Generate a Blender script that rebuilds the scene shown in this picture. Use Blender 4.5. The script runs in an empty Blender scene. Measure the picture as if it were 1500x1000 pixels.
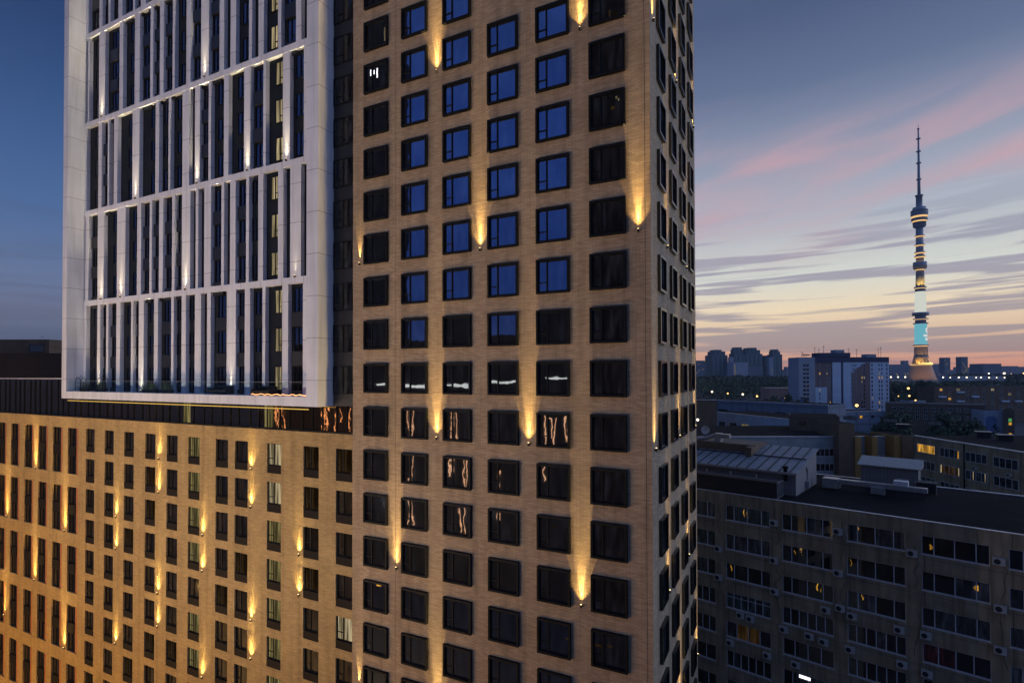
import bpy, math, random
from mathutils import Vector, Matrix
random.seed(7)
R = math.radians
S = bpy.context.scene
C = S.collection
ZC = 50.0                                   # the camera stands 50 m above the street

# ------------------------------------------------------------------ camera
FPX, PITCH, ROLL, YAW = 797.96, R(0.741), R(-0.1486), R(26.763)
CAM = Vector((7.136, -32.473, ZC))
FWD = Vector((-math.sin(YAW), math.cos(YAW), 0)); RGT = Vector((math.cos(YAW), math.sin(YAW), 0)); UP = Vector((0, 0, 1))
cam_d = bpy.data.cameras.new('camera'); cam = bpy.data.objects.new('camera', cam_d); C.objects.link(cam); S.camera = cam
f3 = FWD * math.cos(PITCH) + UP * math.sin(PITCH); u3 = UP * math.cos(PITCH) - FWD * math.sin(PITCH)
r4 = RGT * math.cos(ROLL) + u3 * math.sin(ROLL); u4 = -RGT * math.sin(ROLL) + u3 * math.cos(ROLL)
cam.matrix_world = Matrix(((r4.x, u4.x, -f3.x, CAM.x), (r4.y, u4.y, -f3.y, CAM.y), (r4.z, u4.z, -f3.z, CAM.z), (0, 0, 0, 1)))
cam_d.sensor_width = 36; cam_d.lens = FPX / 1500 * 36; cam_d.shift_y = 36.76 / 1500
cam_d.clip_start = 0.5; cam_d.clip_end = 12000

def ray(px, py):
    x, y = px - 750, py - 536.76
    c, s = math.cos(ROLL), math.sin(ROLL)
    u, v = x * c + y * s, -x * s + y * c
    return RGT * (u / FPX) + f3 + u3 * (-v / FPX)
def pt(px, py, d):                            # the point d metres ahead of the camera
    r = ray(px, py); return CAM + r * (d / r.dot(FWD))
def at_z(px, py, z):
    r = ray(px, py); return CAM + r * ((z - CAM.z) / r.z)
def behind(px, py, Y):                        # the place on plane Y (behind the camera) that the facade mirrors towards px, py
    r = ray(px, py); t = -CAM.y / r.y; p = CAM + r * t
    k = -Y / r.y
    return Vector((p.x + r.x * k, Y, p.z + r.z * k))

S.view_settings.view_transform = 'Standard'; S.view_settings.look = 'None'
S.view_settings.exposure = 0.0; S.view_settings.gamma = 1.0

# ------------------------------------------------------------------ node helpers
def lin(r, g, b):
    f = lambda v: (v / 255 / 12.92) if v / 255 <= 0.04045 else ((v / 255 + 0.055) / 1.055) ** 2.4
    return (f(r), f(g), f(b), 1)
def N(nt, t, **kw):
    n = nt.nodes.new(t)
    for k, v in kw.items(): setattr(n, k, v)
    return n
def M(nt, op, a, b=None, c=None, clamp=False):
    n = N(nt, 'ShaderNodeMath', operation=op, use_clamp=clamp)
    for i, v in enumerate((a, b, c)):
        if v is None: continue
        if isinstance(v, (int, float)): n.inputs[i].default_value = v
        else: nt.links.new(v, n.inputs[i])
    return n.outputs[0]
def ramp(nt, fac, stops, interp='LINEAR'):
    n = N(nt, 'ShaderNodeValToRGB'); n.color_ramp.interpolation = interp
    e = n.color_ramp.elements
    while len(e) < len(stops): e.new(0.5)
    for i, (p, c) in enumerate(stops): e[i].position = p; e[i].color = c
    nt.links.new(fac, n.inputs[0]); return n.outputs[0]
def mixc(nt, fac, a, b, blend='MIX'):
    n = N(nt, 'ShaderNodeMix', data_type='RGBA', blend_type=blend)
    for i, v in ((0, fac), (6, a), (7, b)):
        if isinstance(v, (int, float)): n.inputs[i].default_value = v
        elif isinstance(v, tuple): n.inputs[i].default_value = v
        else: nt.links.new(v, n.inputs[i])
    return n.outputs[2]
def maprange(nt, v, a, b, c=0.0, d=1.0):
    n = N(nt, 'ShaderNodeMapRange', interpolation_type='SMOOTHSTEP')
    nt.links.new(v, n.inputs[0])
    for i, x in enumerate((a, b, c, d)): n.inputs[i + 1].default_value = x
    return n.outputs[0]

# ------------------------------------------------------------------ sky at dusk
W = bpy.data.worlds.new('World'); S.world = W; W.use_nodes = True
nt = W.node_tree; nt.nodes.clear(); L = nt.links
tc = N(nt, 'ShaderNodeTexCoord'); sep = N(nt, 'ShaderNodeSeparateXYZ'); L.new(tc.outputs['Generated'], sep.inputs[0])
def dotv(v):
    n = N(nt, 'ShaderNodeVectorMath', operation='DOT_PRODUCT'); L.new(tc.outputs['Generated'], n.inputs[0]); n.inputs[1].default_value = v; return n.outputs['Value']
zz = sep.outputs[2]; zc = M(nt, 'MAXIMUM', zz, 0.0)
az = M(nt, 'ARCTAN2', dotv(RGT), dotv(FWD))                                        # bearing from the view, radians, right positive
c_right = ramp(nt, zc, [(0.0, lin(210, 140, 120)), (0.022, lin(222, 164, 138)), (0.055, lin(228, 192, 162)), (0.10, lin(255, 232, 194)), (0.155, lin(228, 231, 220)),
                        (0.25, lin(184, 190, 203)), (0.345, lin(146, 155, 178)), (0.43, lin(102, 117, 149)), (0.52, lin(76, 93, 127)), (1.0, lin(62, 82, 122))])
c_left = ramp(nt, zc, [(0.0, lin(90, 96, 116)), (0.053, lin(92, 102, 126)), (0.09, lin(110, 116, 142)), (0.14, lin(104, 122, 158)), (0.225, lin(78, 110, 158)),
                       (0.31, lin(62, 95, 145)), (0.39, lin(48, 79, 127)), (0.46, lin(37, 64, 111)), (1.0, lin(62, 82, 122))])
c_side = ramp(nt, zc, [(0.0, lin(205, 198, 200)), (0.12, lin(212, 224, 246)), (0.3, lin(196, 216, 255)), (0.6, lin(135, 160, 212)), (1.0, lin(62, 82, 122))])
c_back = ramp(nt, zc, [(0.0, lin(78, 76, 84)), (0.12, lin(52, 82, 146)), (0.4, lin(52, 88, 165)), (0.7, lin(72, 98, 150)), (1.0, lin(62, 82, 122))])
# cloud streaks low over the sunset, soft pink wisps higher up
cmb = N(nt, 'ShaderNodeCombineXYZ'); L.new(M(nt, 'MULTIPLY', az, 3.0), cmb.inputs[0])
L.new(M(nt, 'ADD', M(nt, 'MULTIPLY', zz, 64.0), M(nt, 'MULTIPLY', az, -1.4)), cmb.inputs[1])
n1 = N(nt, 'ShaderNodeTexNoise', noise_dimensions='3D'); n1.inputs['Scale'].default_value = 1.0; n1.inputs['Detail'].default_value = 9; n1.inputs['Distortion'].default_value = 0.35; L.new(cmb.outputs[0], n1.inputs['Vector'])
cmb2 = N(nt, 'ShaderNodeCombineXYZ'); L.new(M(nt, 'MULTIPLY', az, 2.6), cmb2.inputs[0]); L.new(M(nt, 'ADD', M(nt, 'MULTIPLY', zz, 16.0), M(nt, 'MULTIPLY', az, -3.0)), cmb2.inputs[1]); cmb2.inputs[2].default_value = 4.3
n2 = N(nt, 'ShaderNodeTexNoise'); n2.inputs['Scale'].default_value = 1.0; n2.inputs['Detail'].default_value = 7; n2.inputs['Distortion'].default_value = 0.6; L.new(cmb2.outputs[0], n2.inputs['Vector'])
k1 = M(nt, 'MULTIPLY', maprange(nt, M(nt, 'ADD', n1.outputs[0], M(nt, 'MULTIPLY', M(nt, 'MULTIPLY', maprange(nt, zz, 0.012, 0.03), maprange(nt, zz, 0.085, 0.055)), 0.07)), 0.46, 0.56), M(nt, 'MULTIPLY', maprange(nt, zz, 0.0, 0.02), maprange(nt, zz, 0.30, 0.17)))
k2 = M(nt, 'MULTIPLY', maprange(nt, n2.outputs[0], 0.38, 0.78), M(nt, 'MULTIPLY', maprange(nt, zz, 0.14, 0.24), maprange(nt, zz, 0.44, 0.33)))
grey = ramp(nt, zc, [(0.0, lin(162, 124, 126)), (0.05, lin(168, 152, 152)), (0.13, lin(168, 161, 174)), (0.25, lin(158, 162, 184))])
c_back = mixc(nt, M(nt, 'MULTIPLY', maprange(nt, n2.outputs[0], 0.35, 0.75), 0.6), c_back, lin(84, 118, 186))
c_right = mixc(nt, M(nt, 'MULTIPLY', k1, 0.85), c_right, grey)
c_right = mixc(nt, M(nt, 'MULTIPLY', k2, 0.75), c_right, lin(216, 170, 176))
c_left = mixc(nt, M(nt, 'MULTIPLY', k1, 0.18), c_left, lin(78, 82, 104))
front = mixc(nt, maprange(nt, az, R(-26), R(18)), c_left, c_right)
c_side = mixc(nt, 1.0, c_side, (1.9, 1.95, 2.0, 1), 'MULTIPLY')
front = mixc(nt, maprange(nt, az, R(50), R(72)), front, c_side)
back = mixc(nt, maprange(nt, az, R(118), R(138)), front, c_back)
sky = mixc(nt, maprange(nt, az, R(-58), R(-100)), back, c_back)
sky = mixc(nt, maprange(nt, zz, 0.0, -0.04), sky, lin(30, 32, 38))
bg = N(nt, 'ShaderNodeBackground'); L.new(sky, bg.inputs[0]); bg.inputs[1].default_value = 1.0
out = N(nt, 'ShaderNodeOutputWorld'); L.new(bg.outputs[0], out.inputs[0])

# ------------------------------------------------------------------ materials
def newmat(name):
    m = bpy.data.materials.new(name); m.use_nodes = True; t = m.node_tree; t.nodes.clear()
    o = N(t, 'ShaderNodeOutputMaterial'); return m, t, o
def mat(name, col, rough=0.7, metal=0.0, var=0.12, scale=1.2, bump=0.0, bscale=20, seams=None, spec=0.5, streak=0):
    m, t, o = newmat(name); p = N(t, 'ShaderNodeBsdfPrincipled'); t.links.new(p.outputs[0], o.inputs[0])
    p.inputs['Roughness'].default_value = rough; p.inputs['Metallic'].default_value = metal; p.inputs['Specular IOR Level'].default_value = spec
    g = N(t, 'ShaderNodeTexCoord'); n = N(t, 'ShaderNodeTexNoise'); n.inputs['Scale'].default_value = scale; n.inputs['Detail'].default_value = 5
    t.links.new(g.outputs['Object'], n.inputs['Vector'])
    lo = tuple(c * (1 - var) for c in col[:3]) + (1,); hi = tuple(min(1, c * (1 + var)) for c in col[:3]) + (1,)
    cc = ramp(t, n.outputs[0], [(0.3, lo), (0.7, hi)])
    if seams:
        sx, sz, wd, dk = seams
        s = N(t, 'ShaderNodeSeparateXYZ'); t.links.new(g.outputs['Object'], s.inputs[0])
        def line(v, per):
            q = M(t, 'FRACT', M(t, 'ADD', M(t, 'DIVIDE', v, per), 100.0)); return M(t, 'LESS_THAN', q, wd / per)
        k = None
        if sx: k = line(M(t, 'ADD', s.outputs[0], s.outputs[1]), sx)
        if sz:
            k2 = line(s.outputs[2], sz); k = k2 if k is None else M(t, 'MAXIMUM', k, k2)
        cc = mixc(t, k, cc, tuple(c * dk for c in col[:3]) + (1,))
    if streak:
        s2 = N(t, 'ShaderNodeMapping'); s2.inputs['Scale'].default_value = (2.2, 2.2, 0.12); t.links.new(g.outputs['Object'], s2.inputs[0])
        n4 = N(t, 'ShaderNodeTexNoise'); n4.inputs['Scale'].default_value = 1.0; n4.inputs['Detail'].default_value = 6; t.links.new(s2.outputs[0], n4.inputs['Vector'])
        cc = mixc(t, 1.0, cc, ramp(t, n4.outputs[0], [(0.36, (1 - streak, 1 - streak, 1 - streak * 1.05, 1)), (0.55, (1, 1, 1, 1))]), 'MULTIPLY')
    t.links.new(cc, p.inputs['Base Color'])
    if bump:
        n2 = N(t, 'ShaderNodeTexNoise'); n2.inputs['Scale'].default_value = bscale; t.links.new(g.outputs['Object'], n2.inputs['Vector'])
        b = N(t, 'ShaderNodeBump'); b.inputs['Strength'].default_value = bump; t.links.new(n2.outputs[0], b.inputs['Height']); t.links.new(b.outputs[0], p.inputs['Normal'])
    return m
def brick(name, c1, c2, mortar, bw=0.45, rh=0.105, bump=0.6):
    m, t, o = newmat(name); p = N(t, 'ShaderNodeBsdfPrincipled'); t.links.new(p.outputs[0], o.inputs[0]); p.inputs['Roughness'].default_value = 0.85
    g = N(t, 'ShaderNodeTexCoord'); s = N(t, 'ShaderNodeSeparateXYZ'); t.links.new(g.outputs['Object'], s.inputs[0])
    cb = N(t, 'ShaderNodeCombineXYZ'); t.links.new(M(t, 'ADD', s.outputs[0], s.outputs[1]), cb.inputs[0]); t.links.new(s.outputs[2], cb.inputs[1])
    b = N(t, 'ShaderNodeTexBrick'); t.links.new(cb.outputs[0], b.inputs['Vector'])
    b.inputs['Scale'].default_value = 1.0; b.inputs['Brick Width'].default_value = bw; b.inputs['Row Height'].default_value = rh; b.inputs['Mortar Size'].default_value = 0.011
    b.inputs['Color1'].default_value = c1; b.inputs['Color2'].default_value = c2; b.inputs['Mortar'].default_value = mortar; b.inputs['Bias'].default_value = -0.1
    n = N(t, 'ShaderNodeTexNoise'); n.inputs['Scale'].default_value = 0.35; n.inputs['Detail'].default_value = 6; t.links.new(g.outputs['Object'], n.inputs['Vector'])
    st = N(t, 'ShaderNodeMapping'); st.inputs['Scale'].default_value = (0.5, 0.5, 7.0); t.links.new(g.outputs['Object'], st.inputs[0])
    n3 = N(t, 'ShaderNodeTexNoise'); n3.inputs['Scale'].default_value = 1.0; n3.inputs['Detail'].default_value = 4; t.links.new(st.outputs[0], n3.inputs['Vector'])
    k = M(t, 'ADD', M(t, 'MULTIPLY', n.outputs[0], 0.6), M(t, 'MULTIPLY', n3.outputs[0], 0.5))
    sh = ramp(t, k, [(0.35, (0.80, 0.78, 0.77, 1)), (0.75, (1.14, 1.13, 1.10, 1))])
    t.links.new(mixc(t, 1.0, b.outputs[0], sh, 'MULTIPLY'), p.inputs['Base Color'])
    s2 = N(t, 'ShaderNodeMapping'); s2.inputs['Scale'].default_value = (1.6, 1.6, 0.10); t.links.new(g.outputs['Object'], s2.inputs[0])
    n4 = N(t, 'ShaderNodeTexNoise'); n4.inputs['Scale'].default_value = 1.0; n4.inputs['Detail'].default_value = 5; t.links.new(s2.outputs[0], n4.inputs['Vector'])
    src = p.inputs['Base Color'].links[0].from_socket
    t.links.new(mixc(t, 1.0, src, ramp(t, n4.outputs[0], [(0.34, (0.80, 0.79, 0.78, 1)), (0.52, (1, 1, 1, 1))]), 'MULTIPLY'), p.inputs['Base Color'])
    bm = N(t, 'ShaderNodeBump'); bm.inputs['Strength'].default_value = bump; bm.inputs['Distance'].default_value = 0.02
    t.links.new(M(t, 'SUBTRACT', 1.0, b.outputs['Fac']), bm.inputs['Height']); t.links.new(bm.outputs[0], p.inputs['Normal'])
    return m
def glass(name, tint, refl, base, wave=0.35, wscale=0.9, folds=0):
    m, t, o = newmat(name); gl = N(t, 'ShaderNodeBsdfGlossy'); gl.inputs['Color'].default_value = tint; gl.inputs['Roughness'].default_value = 0.02
    df = N(t, 'ShaderNodeBsdfDiffuse'); df.inputs['Color'].default_value = base
    mx = N(t, 'ShaderNodeMixShader'); mx.inputs[0].default_value = refl; t.links.new(df.outputs[0], mx.inputs[1]); t.links.new(gl.outputs[0], mx.inputs[2]); t.links.new(mx.outputs[0], o.inputs[0])
    if folds:                                                       # curtains and room depth, faint behind the glass
        g = N(t, 'ShaderNodeNewGeometry'); mp = N(t, 'ShaderNodeMapping'); mp.inputs['Scale'].default_value = (folds, folds, 0.5); t.links.new(g.outputs['Position'], mp.inputs[0])
        n = N(t, 'ShaderNodeTexNoise'); n.inputs['Scale'].default_value = 1.0; n.inputs['Detail'].default_value = 4; t.links.new(mp.outputs[0], n.inputs['Vector'])
        t.links.new(ramp(t, n.outputs[0], [(0.40, tuple(c * 0.35 for c in base[:3]) + (1,)), (0.55, base), (0.68, tuple(c * 2.2 for c in base[:3]) + (1,))]), df.inputs[0])
        if refl > 0.5: t.links.new(ramp(t, n.outputs[0], [(0.35, tuple(c * 0.93 for c in tint[:3]) + (1,)), (0.65, tuple(c * 1.06 for c in tint[:3]) + (1,))]), gl.inputs[0])
    if wave:
        g = N(t, 'ShaderNodeNewGeometry'); n = N(t, 'ShaderNodeTexNoise'); n.inputs['Scale'].default_value = wscale; n.inputs['Detail'].default_value = 1.5; t.links.new(g.outputs['Position'], n.inputs['Vector'])
        b = N(t, 'ShaderNodeBump'); b.inputs['Strength'].default_value = 1.0; b.inputs['Distance'].default_value = 0.01 * wave
        t.links.new(n.outputs[0], b.inputs['Height']); t.links.new(b.outputs[0], gl.inputs['Normal'])
    return m
def emit(name, col, strength, stripes=None):
    m, t, o = newmat(name); e = N(t, 'ShaderNodeEmission'); e.inputs[0].default_value = tuple(col[:3]) + (1,); e.inputs[1].default_value = strength; t.links.new(e.outputs[0], o.inputs[0])
    if stripes:                                                    # streaks of curtains in lit rooms, and of painted reflections
        g = N(t, 'ShaderNodeTexCoord'); mp = N(t, 'ShaderNodeMapping'); mp.inputs['Scale'].default_value = (stripes, stripes, 0.35); t.links.new(g.outputs['Object'], mp.inputs[0])
        n = N(t, 'ShaderNodeTexNoise'); n.inputs['Scale'].default_value = 1.0; n.inputs['Detail'].default_value = 3; t.links.new(mp.outputs[0], n.inputs['Vector'])
        cc = ramp(t, n.outputs[0], [(0.38, tuple(c * 0.16 for c in col[:3]) + (1,)), (0.5, tuple(c * 0.45 for c in col[:3]) + (1,)), (0.66, tuple(col[:3]) + (1,))]); t.links.new(cc, e.inputs[0])
    return m
K = {}
K['brick'] = brick('tan_brick', (0.51, 0.38, 0.245, 1), (0.365, 0.265, 0.165, 1), (0.27, 0.20, 0.135, 1))
K['brick_pod'] = brick('yellow_brick', (0.50, 0.35, 0.155, 1), (0.36, 0.25, 0.108, 1), (0.27, 0.19, 0.088, 1))
K['black'] = mat('anthracite_metal', (0.006, 0.007, 0.009), 0.6, 0.0, 0.15, spec=0.15); K['blackgloss'] = mat('satin_anthracite_metal', (0.006, 0.007, 0.009), 0.22, 0.0, 0.15)
K['darkclad'] = mat('dark_grey_cladding', (0.016, 0.021, 0.030), 0.7, 0.0, 0.15, seams=(0.6, 0, 0.02, 0.6), spec=0.1)
K['spandrel'] = mat('dark_spandrel_panel', (0.011, 0.013, 0.018), 0.5, 0.0, 0.15)
K['podspan'] = mat('brown_black_spandrel', (0.012, 0.010, 0.010), 0.7, spec=0.1)
K['redpanel'] = mat('rust_red_panel', (0.36, 0.13, 0.05), 0.7)
K['white'] = mat('white_facade_panel', (0.72, 0.745, 0.80), 0.55, 0.0, 0.06, 0.5, seams=(0, 3.3, 0.04, 0.35), streak=0.14)
K['whiteband'] = mat('white_band_panel', (0.72, 0.745, 0.80), 0.55, 0.0, 0.06, 0.5, seams=(2.6, 0, 0.04, 0.4), streak=0.10)
K['gblue'] = glass('coated_blue_glass', (0.22, 0.29, 0.44, 1), 0.85, (0.05, 0.055, 0.075, 1), folds=2.0)
K['gdark'] = glass('dark_window_glass', (0.85, 0.9, 1.0, 1), 0.14, (0.020, 0.021, 0.026, 1), folds=2.2)
K['gdull'] = glass('dull_window_glass', (0.85, 0.9, 1.0, 1), 0.045, (0.016, 0.018, 0.023, 1), folds=2.2)  # reflectance cut so the white frame beside it barely mirrors
K['gpod'] = glass('podium_window_glass', (0.9, 0.88, 0.85, 1), 0.22, (0.022, 0.018, 0.015, 1), folds=2.5)
K['gwhite'] = glass('white_block_window_glass', (0.6, 0.72, 1.0, 1), 0.16, (0.006, 0.007, 0.009, 1), 0.6)
K['gstrip'] = glass('terrace_storey_glass', (0.95, 0.85, 0.75, 1), 0.34, (0.010, 0.007, 0.006, 1), 0.5)
K['glow_pale'] = emit('pale_curtain_and_reflection', (0.80, 0.64, 0.36), 0.62, 7.0)
K['glow_yel'] = emit('yellow_room_and_reflection', (0.85, 0.68, 0.26), 0.30, 5.0)
K['glow_dim'] = emit('dim_room_and_reflection', (0.6, 0.33, 0.12), 0.06, 4.0)
K['glow_or'] = emit('orange_room_and_reflection', (1.0, 0.50, 0.06), 0.85, 2.5)
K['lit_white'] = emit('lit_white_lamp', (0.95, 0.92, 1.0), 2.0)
K['led'] = emit('yellow_led_strip', (1.0, 0.62, 0.14), 0.75)
K['led_pink'] = emit('pink_white_led', (1.0, 0.40, 0.15), 5.0)
K['led_cool'] = emit('cool_white_led', (1.0, 0.80, 0.52), 2.6)
K['lens'] = emit('uplight_lens', (1.0, 0.74, 0.34), 3.0)
K['bulb_w'] = emit('street_lamp_white', (1.0, 0.80, 0.50), 5.0)
K['bulb_o'] = emit('street_lamp_orange', (1.0, 0.55, 0.16), 3.5)
K['brass'] = mat('dark_bronze', (0.06, 0.045, 0.03), 0.4, 0.6)
K['concrete'] = mat('weathered_concrete_panel', (0.33, 0.255, 0.15), 0.9, 0, 0.28, 0.5, 0.2, 6, seams=(5.95, 0, 0.05, 0.35), streak=0.35)
K['concrete_b'] = mat('bluish_concrete_panel', (0.27, 0.29, 0.29), 0.9, 0, 0.2, 0.3, seams=(5.95, 3.3, 0.08, 0.5))
K['bluepanel'] = mat('pale_blue_panel', (0.42, 0.48, 0.54), 0.85, 0, 0.15, 0.2, seams=(6, 0, 0.12, 0.6))
K['brownbrick'] = mat('brown_brick', (0.15, 0.10, 0.062), 0.9, 0, 0.2, 0.5)
K['ochre'] = mat('ochre_tile', (0.34, 0.19, 0.05), 0.85, 0, 0.15, 0.5)
K['roofing'] = mat('dark_bitumen_roof', (0.013, 0.013, 0.015), 1.0, 0, 0.3, 0.25, 0.3, 2, spec=0.05)
K['coping'] = mat('pale_metal_coping', (0.75, 0.74, 0.72), 0.4, 0.3, 0.2, 0.8)
K['seamroof'] = mat('standing_seam_roof', (0.20, 0.215, 0.24), 0.45, 0.2, 0.18, 0.8)
K['seam'] = mat('dark_roof_seam', (0.03, 0.03, 0.035), 0.6)
K['pvc'] = mat('white_window_frame', (0.60, 0.58, 0.56), 0.6, 0, 0.1)
K['dimpane'] = glass('office_dark_glass', (0.8, 0.9, 1, 1), 0.10, (0.016, 0.016, 0.016, 1), 0, folds=1.2)
K['greypane'] = glass('office_blind', (0.8, 0.9, 1, 1), 0.10, (0.07, 0.07, 0.065, 1), 0, folds=3)
K['greenpane'] = glass('office_green_blind', (0.8, 0.9, 1, 1), 0.10, (0.05, 0.075, 0.068, 1), 0, folds=3)
K['redpane'] = glass('office_red_curtain', (0.8, 0.9, 1, 1), 0.08, (0.10, 0.018, 0.018, 1), 0, folds=4)
K['acbox'] = mat('off_white_ac_case', (0.45, 0.43, 0.38), 0.6, 0, 0.1)
K['acfan'] = mat('black_fan_grille', (0.015, 0.015, 0.015), 0.6)
K['galv'] = mat('galvanised_duct', (0.34, 0.33, 0.32), 0.4, 0.4, 0.15, 2)
K['ribbed'] = mat('grey_ribbed_sheet', (0.22, 0.20, 0.19), 0.7, 0, 0.1, 1, seams=(0.35, 0, 0.07, 0.75))
K['fencing'] = mat('brown_slat_screen', (0.030, 0.024, 0.020), 0.8, 0, 0.2, 1, seams=(0, 0.16, 0.04, 0.4))
K['asphalt'] = mat('asphalt', (0.05, 0.05, 0.052), 0.9, 0, 0.2, 0.05)
K['leaf'] = mat('dark_foliage', (0.062, 0.088, 0.045), 0.85, 0, 0.45, 0.25)
K['leaf2'] = mat('mid_foliage', (0.075, 0.10, 0.05), 0.85, 0, 0.4, 0.6)
K['bark'] = mat('bark', (0.06, 0.045, 0.035), 0.9)
K['steel'] = mat('dark_steel_pole', (0.05, 0.05, 0.055), 0.5, 0.4)
K['tconc'] = mat('tower_concrete', (0.30, 0.27, 0.22), 0.8, 0, 0.1, 0.02)
K['tdark'] = mat('tower_dark_metal', (0.36, 0.35, 0.36), 0.6, 0.2, 0.1, 0.05)
K['tred'] = mat('mast_red_paint', (0.20, 0.05, 0.05), 0.6)
K['gold'] = emit('golden_ring_light', (1.0, 0.60, 0.22), 1.0)
K['cyan'] = emit('cyan_led_screen', lin(112, 190, 206), 0.85)
K['cyan_w'] = emit('white_led_screen', lin(236, 240, 226), 0.78)
K['cyan_t'] = emit('screen_white_marks', lin(240, 228, 222), 1.0)
K['navy'] = mat('dark_navy_cladding', (0.055, 0.065, 0.11), 0.8)
K['aptwhite'] = mat('pale_apartment_panel', (0.56, 0.62, 0.70), 0.85, 0, 0.1, 0.1, seams=(3, 2.8, 0.12, 0.75))
K['aptbrown'] = mat('brown_apartment_panel', (0.24, 0.16, 0.14), 0.85, 0, 0.1, 0.1, seams=(3, 2.8, 0.12, 0.75))
K['aptgrey'] = mat('grey_apartment_panel', (0.34, 0.36, 0.40), 0.85, 0, 0.1, 0.1, seams=(3, 2.8, 0.12, 0.8))
K['ribtower'] = mat('dark_green_highrise', (0.11, 0.17, 0.18), 0.7, 0, 0.15, 0.05, seams=(9, 0, 3.5, 0.6))  # colour lightened to stand for haze over the far high-rises
K['slate'] = mat('slate_blue_block', (0.17, 0.20, 0.25), 0.8, 0, 0.15, 0.05, seams=(7, 3.5, 1.1, 0.7))  # lightened likewise, distance haze put into the colour
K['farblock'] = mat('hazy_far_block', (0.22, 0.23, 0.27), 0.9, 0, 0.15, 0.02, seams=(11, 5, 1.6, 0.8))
K['mural'] = mat('pale_blue_mural', (0.13, 0.18, 0.30), 0.9, 0, 0.2, 0.5)
K['neigh'] = mat('dark_neighbour_facade', (0.012, 0.012, 0.014), 0.8)
K['signred'] = mat('dark_red_sign', (0.11, 0.02, 0.02), 0.6)
K['sofa'] = mat('black_rattan', (0.02, 0.02, 0.02), 0.8)

# ------------------------------------------------------------------ mesh helpers
class MB:
    def __init__(s): s.v = []; s.f = []; s.m = []
    def quad(s, a, b, c, d, m=0):
        i = len(s.v); s.v += [tuple(a), tuple(b), tuple(c), tuple(d)]; s.f.append((i, i + 1, i + 2, i + 3)); s.m.append(m)
    def box(s, x0, x1, y0, y1, z0, z1, m=0):
        i = len(s.v); s.v += [(x, y, z) for z in (z0, z1) for y in (y0, y1) for x in (x0, x1)]
        for q in ((0, 2, 3, 1), (4, 5, 7, 6), (0, 1, 5, 4), (2, 6, 7, 3), (0, 4, 6, 2), (1, 3, 7, 5)): s.f.append(tuple(i + k for k in q)); s.m.append(m)
    def lathe(s, cx, cy, prof, n=20, m=0, cap=True):                # prof: (radius, z) from bottom to top
        i = len(s.v)
        for r, z in prof:
            for k in range(n):
                a = 2 * math.pi * k / n; s.v.append((cx + r * math.cos(a), cy + r * math.sin(a), z))
        for j in range(len(prof) - 1):
            for k in range(n):
                k2 = (k + 1) % n; s.f.append((i + j * n + k, i + j * n + k2, i + (j + 1) * n + k2, i + (j + 1) * n + k)); s.m.append(m)
        if cap:
            s.f.append(tuple(i + k for k in range(n))[::-1]); s.m.append(m)
            s.f.append(tuple(i + (len(prof) - 1) * n + k for k in range(n))); s.m.append(m)
    def tube(s, path, r, n=6, m=0):
        path = [Vector(p) for p in path]; i = len(s.v)
        for j, p in enumerate(path):
            d = (path[min(j + 1, len(path) - 1)] - path[max(j - 1, 0)]).normalized()
            a = d.orthogonal().normalized() if j == 0 else (a - d * a.dot(d)).normalized()
            b = d.cross(a); rr = r[j] if isinstance(r, (list, tuple)) else r
            for k in range(n):
                t = 2 * math.pi * k / n; s.v.append(tuple(p + (a * math.cos(t) + b * math.sin(t)) * rr))
        for j in range(len(path) - 1):
            for k in range(n):
                k2 = (k + 1) % n; s.f.append((i + j * n + k, i + j * n + k2, i + (j + 1) * n + k2, i + (j + 1) * n + k)); s.m.append(m)
        s.f.append(tuple(i + k for k in range(n))[::-1]); s.m.append(m); s.f.append(tuple(i + (len(path) - 1) * n + k for k in range(n))); s.m.append(m)
    def holed(s, x0, x1, z0, z1, holes, y=0.0, depth=0.3, m=0, mr=0):  # a wall facing -y with rectangular openings and their reveals
        xs = sorted({x0, x1} | {h[0] for h in holes} | {h[1] for h in holes}); zs = sorted({z0, z1} | {h[2] for h in holes} | {h[3] for h in holes})
        xs = [x for x in xs if x0 <= x <= x1]; zs = [z for z in zs if z0 <= z <= z1]
        for a, b in zip(xs, xs[1:]):
            col = [h for h in holes if h[0] <= (a + b) / 2 <= h[1]]
            run = None
            for c, d in zip(zs, zs[1:]):
                if any(h[2] <= (c + d) / 2 <= h[3] for h in col):
                    if run is not None: s.quad((a, y, run), (b, y, run), (b, y, c), (a, y, c), m); run = None
                elif run is None: run = c
            if run is not None: s.quad((a, y, run), (b, y, run), (b, y, z1), (a, y, z1), m)
        for a, b, c, d in holes:
            e = y + depth
            s.quad((a, y, c), (a, e, c), (a, e, d), (a, y, d), mr); s.quad((b, y, c), (b, y, d), (b, e, d), (b, e, c), mr)
            s.quad((a, y, c), (b, y, c), (b, e, c), (a, e, c), mr); s.quad((a, y, d), (a, e, d), (b, e, d), (b, y, d), mr)
    def mesh(s, name, mats, smooth=False):
        me = bpy.data.meshes.new(name); me.from_pydata(s.v, [], s.f)
        for k in (mats if isinstance(mats, (list, tuple)) else [mats]): me.materials.append(K[k] if isinstance(k, str) else k)
        me.polygons.foreach_set('material_index', s.m)
        if smooth: me.polygons.foreach_set('use_smooth', [True] * len(s.f))
        me.update(); return me
def bx(*a):
    b = MB(); b.box(*a); return b
def link(name, me, parent=None, loc=(0, 0, 0), label=None, kind=None, rz=0):
    o = bpy.data.objects.new(name, me); C.objects.link(o); o.location = loc; o.rotation_euler = (0, 0, rz)
    if parent: o.parent = parent
    if label: o['label'] = label
    if kind: o['kind'] = kind
    return o
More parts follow.
